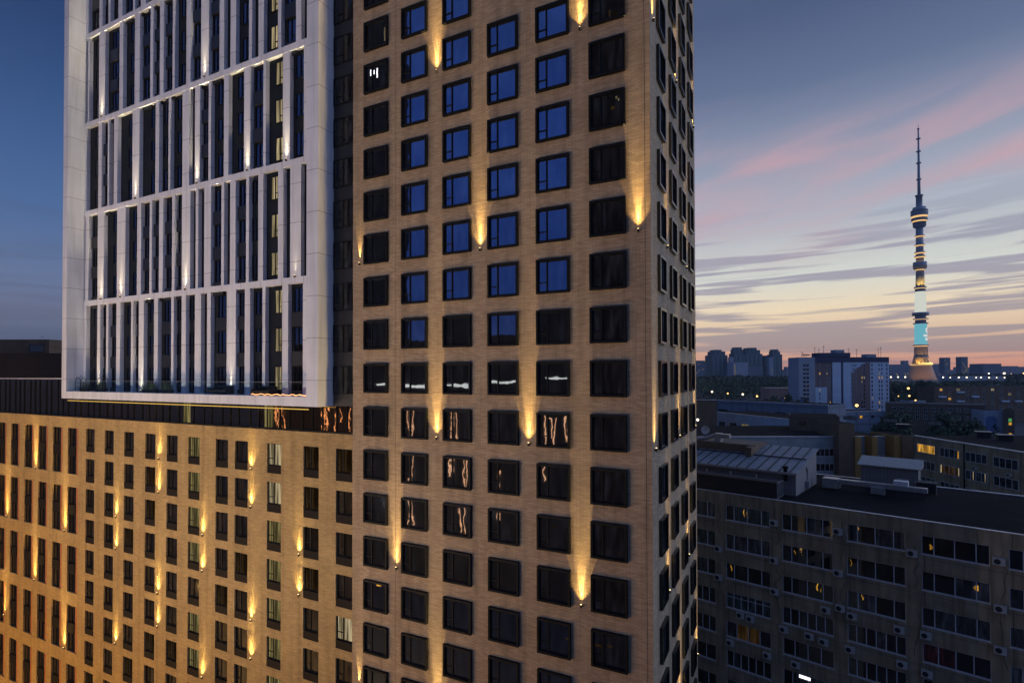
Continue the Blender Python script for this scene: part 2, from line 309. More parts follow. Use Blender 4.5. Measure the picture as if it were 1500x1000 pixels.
def part(name, mb, mats, parent, label=None, loc=(0, 0, 0), smooth=False, kind=None, rz=0):
    return link(name, mb.mesh(name, mats, smooth), parent, loc, label, kind, rz)
def thing(name, label, cat, loc=(0, 0, 0), rz=0, group=None):
    o = bpy.data.objects.new(name, None); C.objects.link(o); o.location = loc; o.rotation_euler = (0, 0, rz); o.empty_display_size = 0.5
    o['label'] = label; o['category'] = cat
    if group: o['group'] = group
    return o
def tag(o, label, cat, group=None):
    o['label'] = label; o['category'] = cat
    if group: o['group'] = group
    return o
def kindof(o, k): o['kind'] = k; return o
def light(name, typ, loc, energy, col, parent=None, aim=None, size=None, blend=0.6, radius=0.05, falloff=None):
    d = bpy.data.lights.new(name, typ); d.energy = energy; d.color = col; d.shadow_soft_size = radius
    if typ == 'SPOT': d.spot_size = size; d.spot_blend = blend
    if falloff:                                                     # a narrow reflector beam fades more slowly than a bare bulb
        d.use_nodes = True; t = d.node_tree; e = [n for n in t.nodes if n.type == 'EMISSION'][0]
        f = N(t, 'ShaderNodeLightFalloff'); f.inputs['Strength'].default_value = 1.0; f.inputs['Smooth'].default_value = 0.15; t.links.new(f.outputs[falloff], e.inputs['Strength'])
    o = bpy.data.objects.new(name, d); C.objects.link(o); o.location = loc
    if aim is not None: o.rotation_euler = (Vector(aim) - Vector(loc)).to_track_quat('-Z', 'Y').to_euler()
    if parent: o.parent = parent
    return o

# ------------------------------------------------------------------ ground
def gh(d):                                                          # the land rises gently away from the street
    if d < 150: return 0.0
    if d < 500: return 23 * (d - 150) / 350
    if d < 900: return 23 + 9 * (d - 500) / 400
    return 32.0
def build_ground():
    g = MB(); n = 64; rr = [0, 60, 150, 240, 330, 420, 500, 700, 900, 1500, 3000, 6000]
    for i, r in enumerate(rr):
        for k in range(n):
            a = 2 * math.pi * k / n; g.v.append((CAM.x + r * math.cos(a), CAM.y + r * math.sin(a), gh(r)))
    for i in range(len(rr) - 1):
        for k in range(n):
            k2 = (k + 1) % n; g.f.append((i * n + k, (i + 1) * n + k, (i + 1) * n + k2, i * n + k2)); g.m.append(0)
    kindof(part('ground', g, 'asphalt', None), 'structure')
build_ground()
def gz(p): return gh((Vector((p[0], p[1])) - Vector((CAM.x, CAM.y))).length)

# ------------------------------------------------------------------ uplights
# warm narrow uplights fixed to the walls; the lamp throws its beam up the wall
def uplight_meshes():
    b = MB(); b.box(-0.03, 0.03, -0.06, 0, -0.05, 0.05); b.lathe(0, -0.12, [(0.045, -0.10), (0.055, -0.08), (0.055, 0.10), (0.05, 0.11)], 12)
    l = MB(); l.lathe(0, -0.12, [(0.048, 0.112), (0.045, 0.135), (0.02, 0.15)], 12)
    return b.mesh('uplight', 'brass'), l.mesh('lens', 'lens')
UB, UL = uplight_meshes()
def uplight(parent, loc, rz=0.0, energy=60, col=(1, 0.66, 0.22), spread=25, tilt=0.018, fall='Linear', halo=8.0):
    o = link('uplight', UB, parent, loc, rz=rz); l = link('lens', UL, o)
    light('uplight_lamp', 'SPOT', (0, -0.075, 0.165), energy * 46.0, col, o, aim=(0, -0.075 + tilt * 10, 10.165), size=R(spread), blend=1.0, radius=0.02, falloff=fall)
    if halo: light('uplight_glow', 'SPOT', (0, -0.15, 0.165), energy * halo, col, o, aim=(0, -0.13, 10.165), size=R(84), blend=1.0, radius=0.03, falloff=fall)
    return o

# ------------------------------------------------------------------ brick tower
def ZR(z): return z + ZC
tower = thing('brick_tower', 'tall tan brick tower with square black framed windows and warm uplights', 'tower')
TL, TD, TZ = -23.2, 17.6, ZC + 44
b = MB(); b.box(TL, 0, 0, TD, 0, TZ); part('wall', b, 'brick', tower)
b = MB(); b.box(TL - 0.05, 0.05, -0.05, TD + 0.05, TZ + 0.003, TZ + 0.3); part('roof_coping', b, 'black', tower)
def frame_mb(w, h, dep=0.22, t=0.13, lip=0.0):
    b = MB(); b.box(0, t, -dep, 0, 0, h); b.box(w - t, w, -dep, 0, 0, h); b.box(t, w - t, -dep, 0, 0, t); b.box(t, w - t, -dep, 0, h - t, h)
    mx = t + 0.30 * (w - 2 * t); b.box(mx - 0.04, mx + 0.04, -0.10, -0.035, t, h - t)
    b.box(t, t + 0.05, -0.09, -0.035, t, h - t); b.box(w - t - 0.05, w - t, -0.09, -0.035, t, h - t)
    b.box(t + 0.05, mx - 0.04, -0.09, -0.035, h - t - 0.05, h - t); b.box(mx + 0.04, w - t - 0.05, -0.09, -0.035, h - t - 0.05, h - t)
    b.box(t + 0.05, mx - 0.04, -0.09, -0.035, t, t + 0.05); b.box(mx + 0.04, w - t - 0.05, -0.09, -0.035, t, t + 0.05)
    hz = t + 0.30 * (h - 2 * t); b.box(t + 0.05, mx - 0.04, -0.09, -0.035, hz - 0.03, hz + 0.03)
    return b
def pane_mb(w, h, t, y, tx, tz):                                    # every pane leans a hair its own way, as real glazing does
    b = MB(); mx = t + 0.30 * (w - 2 * t)
    for i, (a, c) in enumerate(((t, mx), (mx, w - t))):
        sx, sz = (tx, tz) if i else (-tx * 0.7, tz * 0.5 - 0.0015)
        q = lambda x, z: (x, y + sx * (x - (a + c) / 2) + sz * (z - h / 2), z)
        b.quad(q(a, t), q(c, t), q(c, h - t), q(a, h - t))
    return b
WW, WH = 2.28, 2.23
FM = frame_mb(WW, WH).mesh('window', 'black')
PM = {}
rnd = random.Random(3)
for k in ('gblue', 'gdark'):
    PM[k] = [pane_mb(WW, WH, 0.13, -0.03, rnd.uniform(-.0028, .0028), rnd.uniform(-.0028, .0028)).mesh('pane', k) for _ in range(9)]
TCOL = [-21.96, -18.34, -14.66, -11.01, -7.39, -3.75]
WTOP = 0.787
for ci, x in enumerate(TCOL):
    for r in range(-8, 10):
        if r > (9, 8, 8, 7, 7, 7)[ci] or r < (-8, -8, -7, -7, -7, -6)[ci]: continue
        z = ZR(WTOP + 3.3 * r - WH)
        w = link('window', FM, tower, (x, 0, z))
        link('pane', rnd.choice(PM['gblue' if (ci < 5) else 'gdark']), w)
RW = 2.0
FR = frame_mb(RW, WH, 0.2)
rest = MB(); restp = MB()
for ci, y in enumerate((1.84, 5.78, 9.76, 13.74)):
    for r in range(-8, 11):
        z = ZR(WTOP + 3.3 * r - WH)
        for (src, dst) in ((FR, rest), (pane_mb(RW, WH, 0.13, -0.03, 0.001, 0.001), restp)):
            i = len(dst.v); dst.v += [(-v[1], y + v[0], z + v[2]) for v in src.v]; dst.f += [tuple(i + k for k in q) for q in src.f]; dst.m += src.m
rw = part('window', rest, 'blackgloss', tower, 'black framed windows of the narrow side facade', kind='stuff'); part('pane', restp, 'gdark', rw)
for (x, z) in ((-15.24, 21.75), (-4.35, 21.7), (-22.48, 8.53), (-11.64, 8.51), (-0.72, 8.51), (-15.27, -4.62), (-8.0, -4.64), (-18.88, -14.43), (-4.42, -14.48), (-22.5, -24.2), (-15.25, -24.2)):
    uplight(tower, (x, 0, ZR(z)), 0, 75 if x > -22 else 50, fall='Quadratic' if x < -22 else 'Linear', halo=0 if x < -22 else 8.0)
for (y, z) in ((0.69, 21.4), (8.36, 21.3), (16.55, 21.3), (4.62, 8.4), (12.4, 8.36), (0.63, -4.6), (8.81, -4.66), (16.53, -4.62), (4.57, -14.44), (12.6, -14.44), (8.6, -24.2), (16.79, -24.2)):
    uplight(tower, (0, y, ZR(z)), R(90), 60)
for x in (-19.0, -0.35): part('movement_joint', bx(x, x + 0.03, -0.004, 0.01, 0, TZ), 'seam', tower)
for y in (4.95, 12.9): part('movement_joint', bx(-0.01, 0.004, y, y + 0.03, 0, TZ), 'seam', tower)

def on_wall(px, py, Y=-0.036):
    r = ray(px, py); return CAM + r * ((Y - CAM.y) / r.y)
for (px, py, wp, hp, k) in ((564, 50, 3, 20, 'glow_pale'), (543, 107, 1.4, 9, 'lit_white'), (548, 106, 1.2, 6, 'lit_white'), (552.5, 107, 1.6, 14, 'lit_white'), (903, 143, 2.5, 4, 'glow_pale'), (906, 146, 1.5, 3, 'glow_pale'), (898, 158, 6, 5, 'glow_dim'), (902, 22, 5, 9, 'glow_dim'), (893, 20, 2, 10, 'glow_dim'), (555, 857, 7, 2.2, 'glow_or'), (618, 868, 16, 7, 'glow_dim'), (831, 935, 5, 3, 'glow_dim'), (877, 945, 12, 4, 'glow_dim'), (893, 946, 9, 3, 'glow_dim'), (676, 848, 3, 4, 'glow_dim'), (812, 770, 3, 3, 'glow_dim'), (545, 637, 4, 5, 'glow_yel'), (560, 638, 9, 4, 'glow_yel')):
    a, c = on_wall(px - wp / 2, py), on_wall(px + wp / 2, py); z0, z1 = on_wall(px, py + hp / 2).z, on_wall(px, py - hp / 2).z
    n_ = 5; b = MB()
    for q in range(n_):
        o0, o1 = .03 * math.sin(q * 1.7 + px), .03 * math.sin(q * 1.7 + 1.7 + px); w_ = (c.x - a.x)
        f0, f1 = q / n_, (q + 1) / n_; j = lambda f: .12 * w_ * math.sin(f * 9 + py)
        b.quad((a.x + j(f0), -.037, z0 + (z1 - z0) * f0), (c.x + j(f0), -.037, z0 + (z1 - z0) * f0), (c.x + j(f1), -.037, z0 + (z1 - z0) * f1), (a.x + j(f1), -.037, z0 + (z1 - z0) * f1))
    part('window_glow', b, k, tower)  # some are room lamps, others reflections painted as glowing patches

# ------------------------------------------------------------------ podium
pod = thing('brick_podium', 'long lower brick wing with rows of narrow windows and a dark glazed top storey', 'building')
PX0, PTOP = -100.0, ZR(-4.74)
colB = [-24.96, -28.54, -32.89, -37.08, -39.72, -43.75, -47.12, -50.70, -54.40, -58.05, -61.73]
colT = [-65.50, -68.85, -72.15, -75.50, -78.95, -82.35, -85.75, -89.15]
holes = []
for x in colB:
    for r in range(-2, -12, -1): t = ZR(-5.92 + 3.3 * (r + 2)); holes.append((x, x + 1.72, t - 2.55, t))
for x in colT:
    for k in range(6): t = ZR(-5.98 - 6.6 * k); holes.append((x, x + 2.2, t - 5.15, t))
b = MB(); b.holed(PX0, TL - 0.003, 0, PTOP, holes, 0.0, 0.32)
b.quad((PX0, 0, PTOP), (TL - 0.003, 0, PTOP), (TL - 0.003, 0.5, PTOP), (PX0, 0.5, PTOP))
b.box(PX0, TL - 0.003, 0.62, 22, 0, PTOP - 0.02)
part('wall', b, 'brick_pod', pod)
def podwin():
    w, h = 1.72, 2.55; b = MB(); y0, y1 = 0.16, 0.26
    b.box(0.004, 0.06, y0, y1, 0.66, h - 0.004); b.box(w - 0.06, w - 0.004, y0, y1, 0.66, h - 0.004); b.box(0.06, w - 0.06, y0, y1, h - 0.06, h - 0.004); b.box(0.06, w - 0.06, y0, y1, 0.66, 0.72)
    b.box(0.60, 0.68, y0, y1, 0.72, h - 0.06); b.box(0.06, 0.60, y0 + .01, y1, 1.22, 1.28); b.box(0.004, w - 0.004, 0.02, 0.28, 0.0, 0.655, 1)
    return b.mesh('window', ['black', 'podspan'])
PWM = podwin()
def ppane(k, tx):
    b = MB(); b.quad((0.06, .22 - tx, 0.72), (1.66, .22 + tx, 0.72), (1.66, .22 + tx, 2.49), (0.06, .22 - tx, 2.49)); return b.mesh('pane', k)
PP = {k: [ppane(k, rnd.uniform(-.004, .004)) for _ in range(4)] for k in ('gpod', 'glow_pale', 'glow_yel', 'glow_dim')}
# black board behind the openings so that nothing shows through
b = MB(); b.quad((PX0, 0.3, 0), (TL, 0.3, 0), (TL, 0.3, PTOP - .1), (PX0, 0.3, PTOP - .1)); part('window_backing', b, 'black', pod)
for ci, x in enumerate(colB):
    for r in range(-2, -12, -1):
        if ci < 5 and r < (-8, -8, -9, -9, -9)[ci]: continue
        w = link('window', PWM, pod, (x, 0, ZR(-5.92 + 3.3 * (r + 2)) - 2.55))
        k = 'gpod'
        if ci == 2: k = 'glow_pale' if r > -4 else 'glow_yel'  # glow painted for the bright tower edge mirrored in this column
        elif ci == 5 and r > -9: k = 'glow_yel' if r != -6 else 'gpod'
        elif ci == 0 and r == -6: k = 'glow_pale'
        elif ci == 1 and r in (-2, -3): k = 'glow_dim'
        elif rnd.random() < 0.10: k = 'glow_dim'
        link('pane', rnd.choice(PP[k]), w)
def tallwin():
    h = 5.15; b = MB(); y0, y1 = 0.16, 0.27
    b.box(0.004, 0.06, y0, y1, 0.004, h - 0.004); b.box(1.54, 1.60, y0, y1, 0.004, h - 0.004); b.box(0.06, 1.54, y0, y1, h - 0.06, h - 0.004); b.box(0.06, 1.54, y0, y1, 0.004, 0.06)
    b.box(0.06, 1.54, 0.04, 0.28, 2.05, 3.15, 1); b.box(0.70, 0.77, y0, y1, 3.15, h - .06); b.box(0.70, 0.77, y0, y1, .06, 2.05)
    b.box(1.60, 2.196, 0.10, 0.28, 0.004, h - 0.004, 2)
    return b.mesh('tall_window', ['black', 'podspan', 'redpanel'])
TWM = tallwin()
b = MB(); b.quad((0.06, .22, .06), (1.54, .222, .06), (1.54, .222, 5.09), (.06, .22, 5.09)); TPM = b.mesh('pane', 'gpod')
for x in colT:
    for k in range(6): w = link('tall_window', TWM, pod, (x, 0, ZR(-5.98 - 6.6 * k) - 5.15)); link('pane', TPM, w)
for (x, z) in ((-48.33, -8.32), (-48.33, -11.65), (-34.86, -8.34), (-34.86, -11.64), (-55.7, -14.89), (-55.7, -18.2), (-41.47, -14.95), (-41.47, -18.27), (-28.98, -14.93), (-28.98, -18.25), (-48.38, -21.54), (-48.38, -24.8), (-34.8, -21.48), (-34.8, -24.8), (-55.7, -28.05), (-41.47, -28.05)):
    uplight(pod, (x, 0, ZR(z)), 0, 95, (1, 0.68, 0.22), fall='Quadratic')
for (x, z) in ((-72.7, -11.1), (-79.7, -17.6), (-65.92, -17.66), (-72.65, -24.3), (-65.9, -30.8), (-80.2, -29.9), (-86.2, -24.3)):
    uplight(pod, (x, 0, ZR(z)), 0, 100, (1, 0.62, 0.18))
for ci, x in enumerate(colB[2:]):
    for r in range(-2, -11, -1):
        b = MB(); t = ZR(-5.92 + 3.3 * (r + 2))
        xl = x + 1.74; xr = xl + 0.62
        if ci == 0: xl, xr = x - 0.66, x - 0.03
        for k in range(15): b.box(xl, xr, -0.008, 0.02, t - 2.5 + .164 * k, t - 2.5 + .164 * k + 0.08)
        part('ribbed_brick_panel', b, 'brick_pod', pod)
for r in range(-4, -9, -1):
    b = MB()
    for k in range(15): t = ZR(-5.92 + 3.3 * (r + 2)); b.box(-29.3, -28.56, -0.008, 0.02, t - 2.5 + .164 * k, t - 2.5 + .164 * k + 0.08)
    part('ribbed_brick_panel', b, 'brick_pod', pod)
# dark glazed storey on top of the podium
b = MB(); b.box(PX0, -63.45, 0.3, 20, PTOP + 0.002, ZR(-0.50)); b.box(-63.45, TL - 0.004, 0.3, 18, PTOP + 0.002, ZR(-2.56)); gs = part('glazed_storey', b, 'gstrip', pod)
m = MB(); x = PX0 + 0.5
while x < TL - 0.1:
    part('mullion', bx(x - 0.03, x + 0.03, 0.22, 0.297, PTOP + 0.12, ZR(-0.62 if x < -63.5 else -2.6)), 'black', gs); x += 1.13 + (0.4 if int(x * 7) % 3 == 0 else 0)
b = MB(); b.box(PX0, TL - 0.004, 0.03, 0.29, PTOP + 0.003, PTOP + 0.11); part('ledge', b, 'black', gs)
b = MB(); b.box(PX0, -63.46, 0.1, 0.5, ZR(-0.497), ZR(-0.38)); part('coping', b, 'coping', gs)
for x0, x1 in ((-45.0, -43.9), (-33.6, -32.5)): b = MB(); b.quad((x0, .293, PTOP + .15), (x1, .293, PTOP + .15), (x1, .293, ZR(-2.6)), (x0, .293, ZR(-2.6))); part('lit_pane', b, 'glow_yel', gs)

# ------------------------------------------------------------------ white framed block
wb = thing('white_framed_block', 'white panel clad block of vertical fins inside a deep white frame', 'building')
FX0, FX1 = -63.4, -25.3; FTOP = ZC + 62; FB = ZR(-2.54)
b = MB(); b.box(FX0, -62.45, -1.57, 0.45, FB, FTOP); b.box(-26.55, FX1, -1.57, 0.45, FB, FTOP); b.box(-62.45, -26.55, -1.57, 0.45, FB, ZR(-1.78))
b.box(FX0, -27, 0.45, 18, FB, FTOP); part('frame', b, 'white', wb)
b = MB(); b.quad((-62.45, 0.42, ZR(-1.78)), (-26.55, 0.42, ZR(-1.78)), (-26.55, 0.42, FTOP - 1), (-62.45, 0.42, FTOP - 1)); part('back_wall', b, 'darkclad', wb)
b = MB(); b.box(-27, TL - 0.004, 0.46, 18, FB, FTOP - 2); b.box(FX1 + .003, TL - 0.004, 0.05, 0.45, FB, FTOP - 2); ls = part('link_strip', b, 'spandrel', wb)
bandz = [7.6, 17.55, 27.4, 37.3, 47.2, 57.1]
for z in bandz: part('band', bx(-62.447, -26.553, 0.0, 0.36, ZR(z), ZR(z + 0.55)), 'whiteband', wb)
G = [[(-62.44, -61.9), (-59.7, -59.11), (-57.94, -57.53), (-56.04, -55.32), (-53.34, -52.98), (-51.97, -51.12), (-49.37, -48.72), (-46.55, -46.16), (-44.92, -44.25), (-42.89, -41.97), (-41.08, -40.55), (-38.29, -37.05), (-35.85, -35.16), (-33.56, -33.2), (-31.12, -30.4), (-28.67, -28.2)],
     [(-62.19, -61.55), (-59.73, -58.52), (-56.01, -54.47), (-52.36, -51.68), (-50.2, -49.81), (-48.61, -47.97), (-46.5, -46.07), (-44.94, -43.66), (-42.83, -42.46), (-41.56, -40.59), (-39.09, -38.72), (-37.88, -37.14), (-35.72, -35.35), (-34.14, -33.51), (-31.65, -31.01), (-30.19, -28.92)],
     [(-62.44, -62.1), (-59.7, -59.05), (-57.88, -57.6), (-56.7, -56.05), (-53.29, -52.07), (-49.3, -48.71), (-47.15, -46.83), (-44.94, -43.89), (-43.01, -42.27), (-40.99, -40.63), (-38.79, -38.15), (-36.04, -35.21), (-33.54, -33.21), (-31.1, -30.25), (-28.62, -28.24)],
     [(-61.93, -61.63), (-59.7, -58.51), (-55.77, -55.1), (-52.99, -52.1), (-50.25, -49.81), (-48.65, -48.01), (-46.56, -46.2), (-44.39, -43.73), (-42.15, -41.01), (-39.47, -38.82), (-37.93, -37.19), (-35.43, -35.06), (-34.19, -33.52), (-31.73, -31.33), (-29.56, -28.93)]]
G.append([f for f in G[0]]); G.append(G[1])
GZ = [(-1.777, 7.597)] + [(z + 0.553, z2 - 0.003) for z, z2 in zip(bandz, bandz[1:])]
for gi in range(5):
    for (a, c) in G[gi]: part('fin', bx(a, c, 0.02, 0.40, ZR(GZ[gi][0]), ZR(GZ[gi][1])), 'white', wb)
wins = []
for gi in range(5):
    fins = G[gi] + [(-26.55, -25.3)]
    for (a, c), (d, e) in zip(fins, fins[1:]):
        gap = d - c
        hid = c > -28.6                                             # the right frame hides most of the last bay
        if gap < 0.95: continue
        w = min(1.2, gap - 0.12); lit = c < -32.1 < d  # this column glows in place of a bright tower's reflection
        boxy = (rnd.random() < 0.5) and not lit
        xo = d - w - 0.04 if not boxy else c + (gap - w) / 2 + 0.1
        for k in range(3): wins.append((xo, 0.68 + 3.3 * (3 * gi + k), w, lit, boxy))
wins = [q for q in wins if q[1] < 46]
wins.sort(key=lambda q: -q[0])
def whitewin(x, zt, w, boxy, b, p):
    z1 = ZR(zt); z0 = z1 - 2.05; y0, y1 = 0.30, 0.417
    b.box(x, x + .06, y0, y1, z0, z1); b.box(x + w - .06, x + w, y0, y1, z0, z1); b.box(x + .06, x + w - .06, y0, y1, z1 - .06, z1); b.box(x + .06, x + w - .06, y0, y1, z0, z0 + .06)
    b.box(x + w * .42, x + w * .42 + .06, y0, y1, z0 + .06, z1 - .06); b.box(x + w * .42 + .06, x + w - .06, y0, y1, z0 + .55, z0 + .61)
    if boxy: b.box(x - .12, x + w + .1, 0.17, 0.414, z0 - 1.22, z0 - .01, 1)
    t = rnd.uniform(-.006, .006)
    p.quad((x + .06, .37 - t, z0 + .06), (x + w - .06, .37 + t, z0 + .06), (x + w - .06, .37 + t, z1 - .06), (x + .06, .37 - t, z1 - .06))
for q in wins[:84]:
    b, p = MB(), MB(); whitewin(q[0], q[1], q[2], q[4], b, p)
    w = part('window', b, ['black', 'spandrel'], wb); part('pane', p, 'glow_pale' if q[3] else 'gwhite', w)
b, p = MB(), MB()
for q in wins[84:]: whitewin(q[0], q[1], q[2], q[4], b, p)
w = part('window', b, ['black', 'spandrel'], wb, kind='stuff'); part('pane', p, 'gwhite', w)
for r in range(-1, 10):                                              # windows of the dark strip between the white block and the brick tower
    z1 = ZR(0.62 + 3.3 * r); z0 = z1 - 2.2; b, p = MB(), MB(); x0, x1 = FX1 + .05, TL - .05
    if r == -1: z0 = ZR(-2.5); continue
    b.box(x0, x0 + .07, -.03, .047, z0, z1); b.box(x1 - .07, x1, -.03, .047, z0, z1); b.box(x0 + .07, x1 - .07, -.03, .047, z1 - .07, z1); b.box(x0 + .07, x1 - .07, -.03, .047, z0, z0 + .07)
    b.box(x0 + 1.0, x0 + 1.08, -.03, .047, z0 + .07, z1 - .07); b.box(x0 + .07, x0 + 1.0, -.03, .047, z0 + .62, z0 + .68)
    p.quad((x0 + .07, .02, z0 + .07), (x1 - .07, .02, z0 + .07), (x1 - .07, .02, z1 - .07), (x0 + .07, .02, z1 - .07))
    w = part('window', b, 'black', wb); part('pane', p, 'gdull', w)
FC = (1, 0.80, 0.50)
for (x, z) in ((-41.55, 28.0), (-59.05, 28.0), (-52.65, 18.15), (-42.64, 18.12), (-35.55, 18.12), (-30.6, 18.12), (-58.95, 8.18), (-55.2, 8.18), (-44.3, 8.16), (-59.2, -1.65), (-51.4, -1.7), (-37.65, -1.6)):
    uplight(wb, (x, 0.02, ZR(z)), 0, 22, FC)
ul = uplight(wb, (-29.55, 0.02, ZR(8.16)), 0, 5, FC)
# glass balustrade, led strip under the frame
m, t, o = newmat('clear_glass'); tr = N(t, 'ShaderNodeBsdfTransparent'); tr.inputs[0].default_value = (0.94, 0.98, 0.97, 1); gl = N(t, 'ShaderNodeBsdfGlossy'); gl.inputs['Roughness'].default_value = 0.02; gl.inputs[0].default_value = (.8, .95, .95, 1)
mx = N(t, 'ShaderNodeMixShader'); mx.inputs[0].default_value = 0.07; t.links.new(tr.outputs[0], mx.inputs[1]); t.links.new(gl.outputs[0], mx.inputs[2]); t.links.new(mx.outputs[0], o.inputs[0]); K['clear'] = m
b = MB(); x = -62.4
while x < -27.5: b.box(x, x + 1.72, -1.44, -1.42, ZR(-1.775), ZR(-0.66)); x += 1.75
bal = part('balustrade', b, 'clear', wb); part('top_rail', bx(-62.44, -26.56, -1.45, -1.41, ZR(-0.658), ZR(-0.63)), 'galv', bal)
b = MB(); b.box(-62.9, -26.7, -1.24, -1.16, ZR(-2.83), ZR(-2.76)); 
ld = part('led_strip', b, 'led', wb)
b = MB()
for k in range(14): x = -62 + 2.7 * k; b.box(x - .02, x + .02, -1.22, -1.18, ZR(-2.757), ZR(-2.543))
part('hanger', b, 'black', ld)

# things standing on the terrace of the white block
TFZ = ZR(-1.777)
def tuft(b, cx, cy, z, n, h, spread, m=0):
    for _ in range(n):
        a = rnd.uniform(0, 6.28); r = spread * math.sqrt(rnd.random()); x, y = cx + r * math.cos(a), cy + r * .4 * math.sin(a)
        hh = h * rnd.uniform(.5, 1); dx, dy = rnd.uniform(-.3, .3) * hh, rnd.uniform(-.3, .3) * hh; w = .02
        b.quad((x - w, y, z), (x + w, y, z), (x + dx + w * .3, y + dy, z + hh), (x + dx - w * .3, y + dy, z + hh), m)
for i, (x, wd, lab) in enumerate(((-60.4, 1.6, 'planter of wispy grass lit by a lamp at the left end of the glass balustrade'), (-57.3, 1.5, 'planter of wispy grass just right of the lit lamp on the terrace'), (-48.6, 2.2, 'long planter of feathery grass behind the middle of the balustrade'), (-46.0, 1.6, 'shorter planter of grass beside a slim white fin'))):
    t = thing('planter', lab, 'planter', (x, -0.7, TFZ), 0, 'planters along the terrace')
    part('box', bx(-wd / 2, wd / 2, -.2, .2, 0, .35), 'sofa', t); b = MB(); tuft(b, 0, 0, .35, 160, .75, wd / 2); part('grass', b, 'leaf2', t)
for x, lab in ((-61.3, 'arched black metal frame by the left wall of the terrace'), (-57.0, 'second arched black frame, right of the lit lamp on the terrace')):
    t = thing('garden_arch', lab, 'garden arch', (x, -0.75, TFZ), 0, 'arched frames on the terrace')
    for yy in (-.25, .25):
        p = [(-.5, yy, 0), (-.5, yy, 1.0)] + [(-.5 * math.cos(k * math.pi / 8), yy, 1.0 + .5 * math.sin(k * math.pi / 8)) for k in range(9)] + [(.5, yy, 0)]
        b = MB(); b.tube(p, .03); part('hoop', b, 'black', t)
    b = MB()
    for k in range(5): b.box(-.5 + .01, .5, -.02, .02, .15 + .22 * k, .18 + .22 * k)
    for zq in (.4, .9): b.box(-.52, -.48, -.25, .25, zq, zq + .03); b.box(.48, .52, -.25, .25, zq, zq + .03)
    part('rail', b, 'black', t)
    b = MB(); b.tube([(0, 0, 1.5), (0, 0, 1.62), (.05, 0, 1.72)], .03); part('finial', b, 'black', t)
for x, wd, lab in ((-38.4, 2.6, 'black terrace sofa below the tall bright uplight'), (-32.6, 2.2, 'black terrace sofa near the right end of the balustrade')):
    t = thing('terrace_sofa', lab, 'sofa', (x, -0.6, TFZ), 0, 'sofas on the terrace')
    part('seat', bx(-wd / 2, wd / 2, -.4, .35, 0.1, .38), 'sofa', t); part('backrest', bx(-wd / 2, wd / 2, .352, .5, .1, .75), 'sofa', t)
    for s in (-1, 1): part('armrest', bx(s * wd / 2 - (.15 if s > 0 else 0), s * wd / 2 + (.15 if s < 0 else 0), -.4, .35, .383, .55), 'sofa', t)
b = MB(); b.tube([(-33.5 + .28 * k, -1.1 - .1 * math.sin(k), TFZ + .1 + .05 * math.sin(k * 1.9)) for k in range(24)], .02, 5)
tag(part('string_light', b, 'led_pink', None), 'glowing string light lying along the right end of the terrace floor', 'string light')

# ------------------------------------------------------------------ unseen floodlights added to light the facade, and street lamps below it
def lamp_post(name, lab, cat, loc, h, head, mat_k, group=None):
    t = thing(name, lab, cat, loc, 0, group)
    b = MB(); b.lathe(0, 0, [(.16, 0), (.12, .8), (.07, h)], 10); part('pole', b, 'steel', t)
    hd = part('lamp_head', bx(-head, head, -head * .6, head * .6, h, h + head * .5), 'steel', t)
    b = MB(); b.box(-head * .8, head * .8, -head * .45, head * .45, h - .06, h - .005); part('lamp_glass', b, mat_k, hd)
    return t
FLOODS = [(-86.7, -58, 76, 19000), (-67.5, -44, 80, 24000), (-46, -30, 80, 27000), (-26, -34, 64, 24000)]
FLAB = ('unseen floodlight mast across the street from the far left of the brick wing', 'unseen floodlight mast across the street from the white block', 'unseen floodlight mast across the street from the dark glass strip', 'unseen floodlight mast across the street from the brick tower')
for i, (x, ax_, cone, en) in enumerate(FLOODS):
    t = thing('unseen_floodlight_mast', FLAB[i], 'floodlight', (x, -60, 0), 0, 'unseen floodlight masts across the street')
    b = MB(); b.lathe(0, 0, [(.25, 0), (.12, 23)], 10); part('mast', b, 'steel', t); part('lamp_housing', bx(-.5, .5, -.3, 0, 23.0, 23.7), 'steel', t)
    light('flood_beam', 'SPOT', (x, -59.6, 23.8), en, (1, 0.83, 0.73), None, aim=(ax_, 0, 58), size=R(cone), blend=0.7, radius=0.25)
for i, (x, y, en) in enumerate(((-92, -34, 21000), (-72, -32, 18000), (-52, -30, 10000), (-36.5, -30, 4500))):
    t = lamp_post('street_lamp', ('street lamp below the far left of the brick wing', 'street lamp below the tall podium windows', 'street lamp below the middle of the brick wing', 'street lamp below the join of wing and tower')[i], 'street lamp', (x, y, 0), 9.0, .35, 'bulb_o', 'street lamps in front of the brick wing')
    light('street_lamp_light', 'POINT', (x, y, 10.2), en, (1, .54, .13), None, radius=0.3)

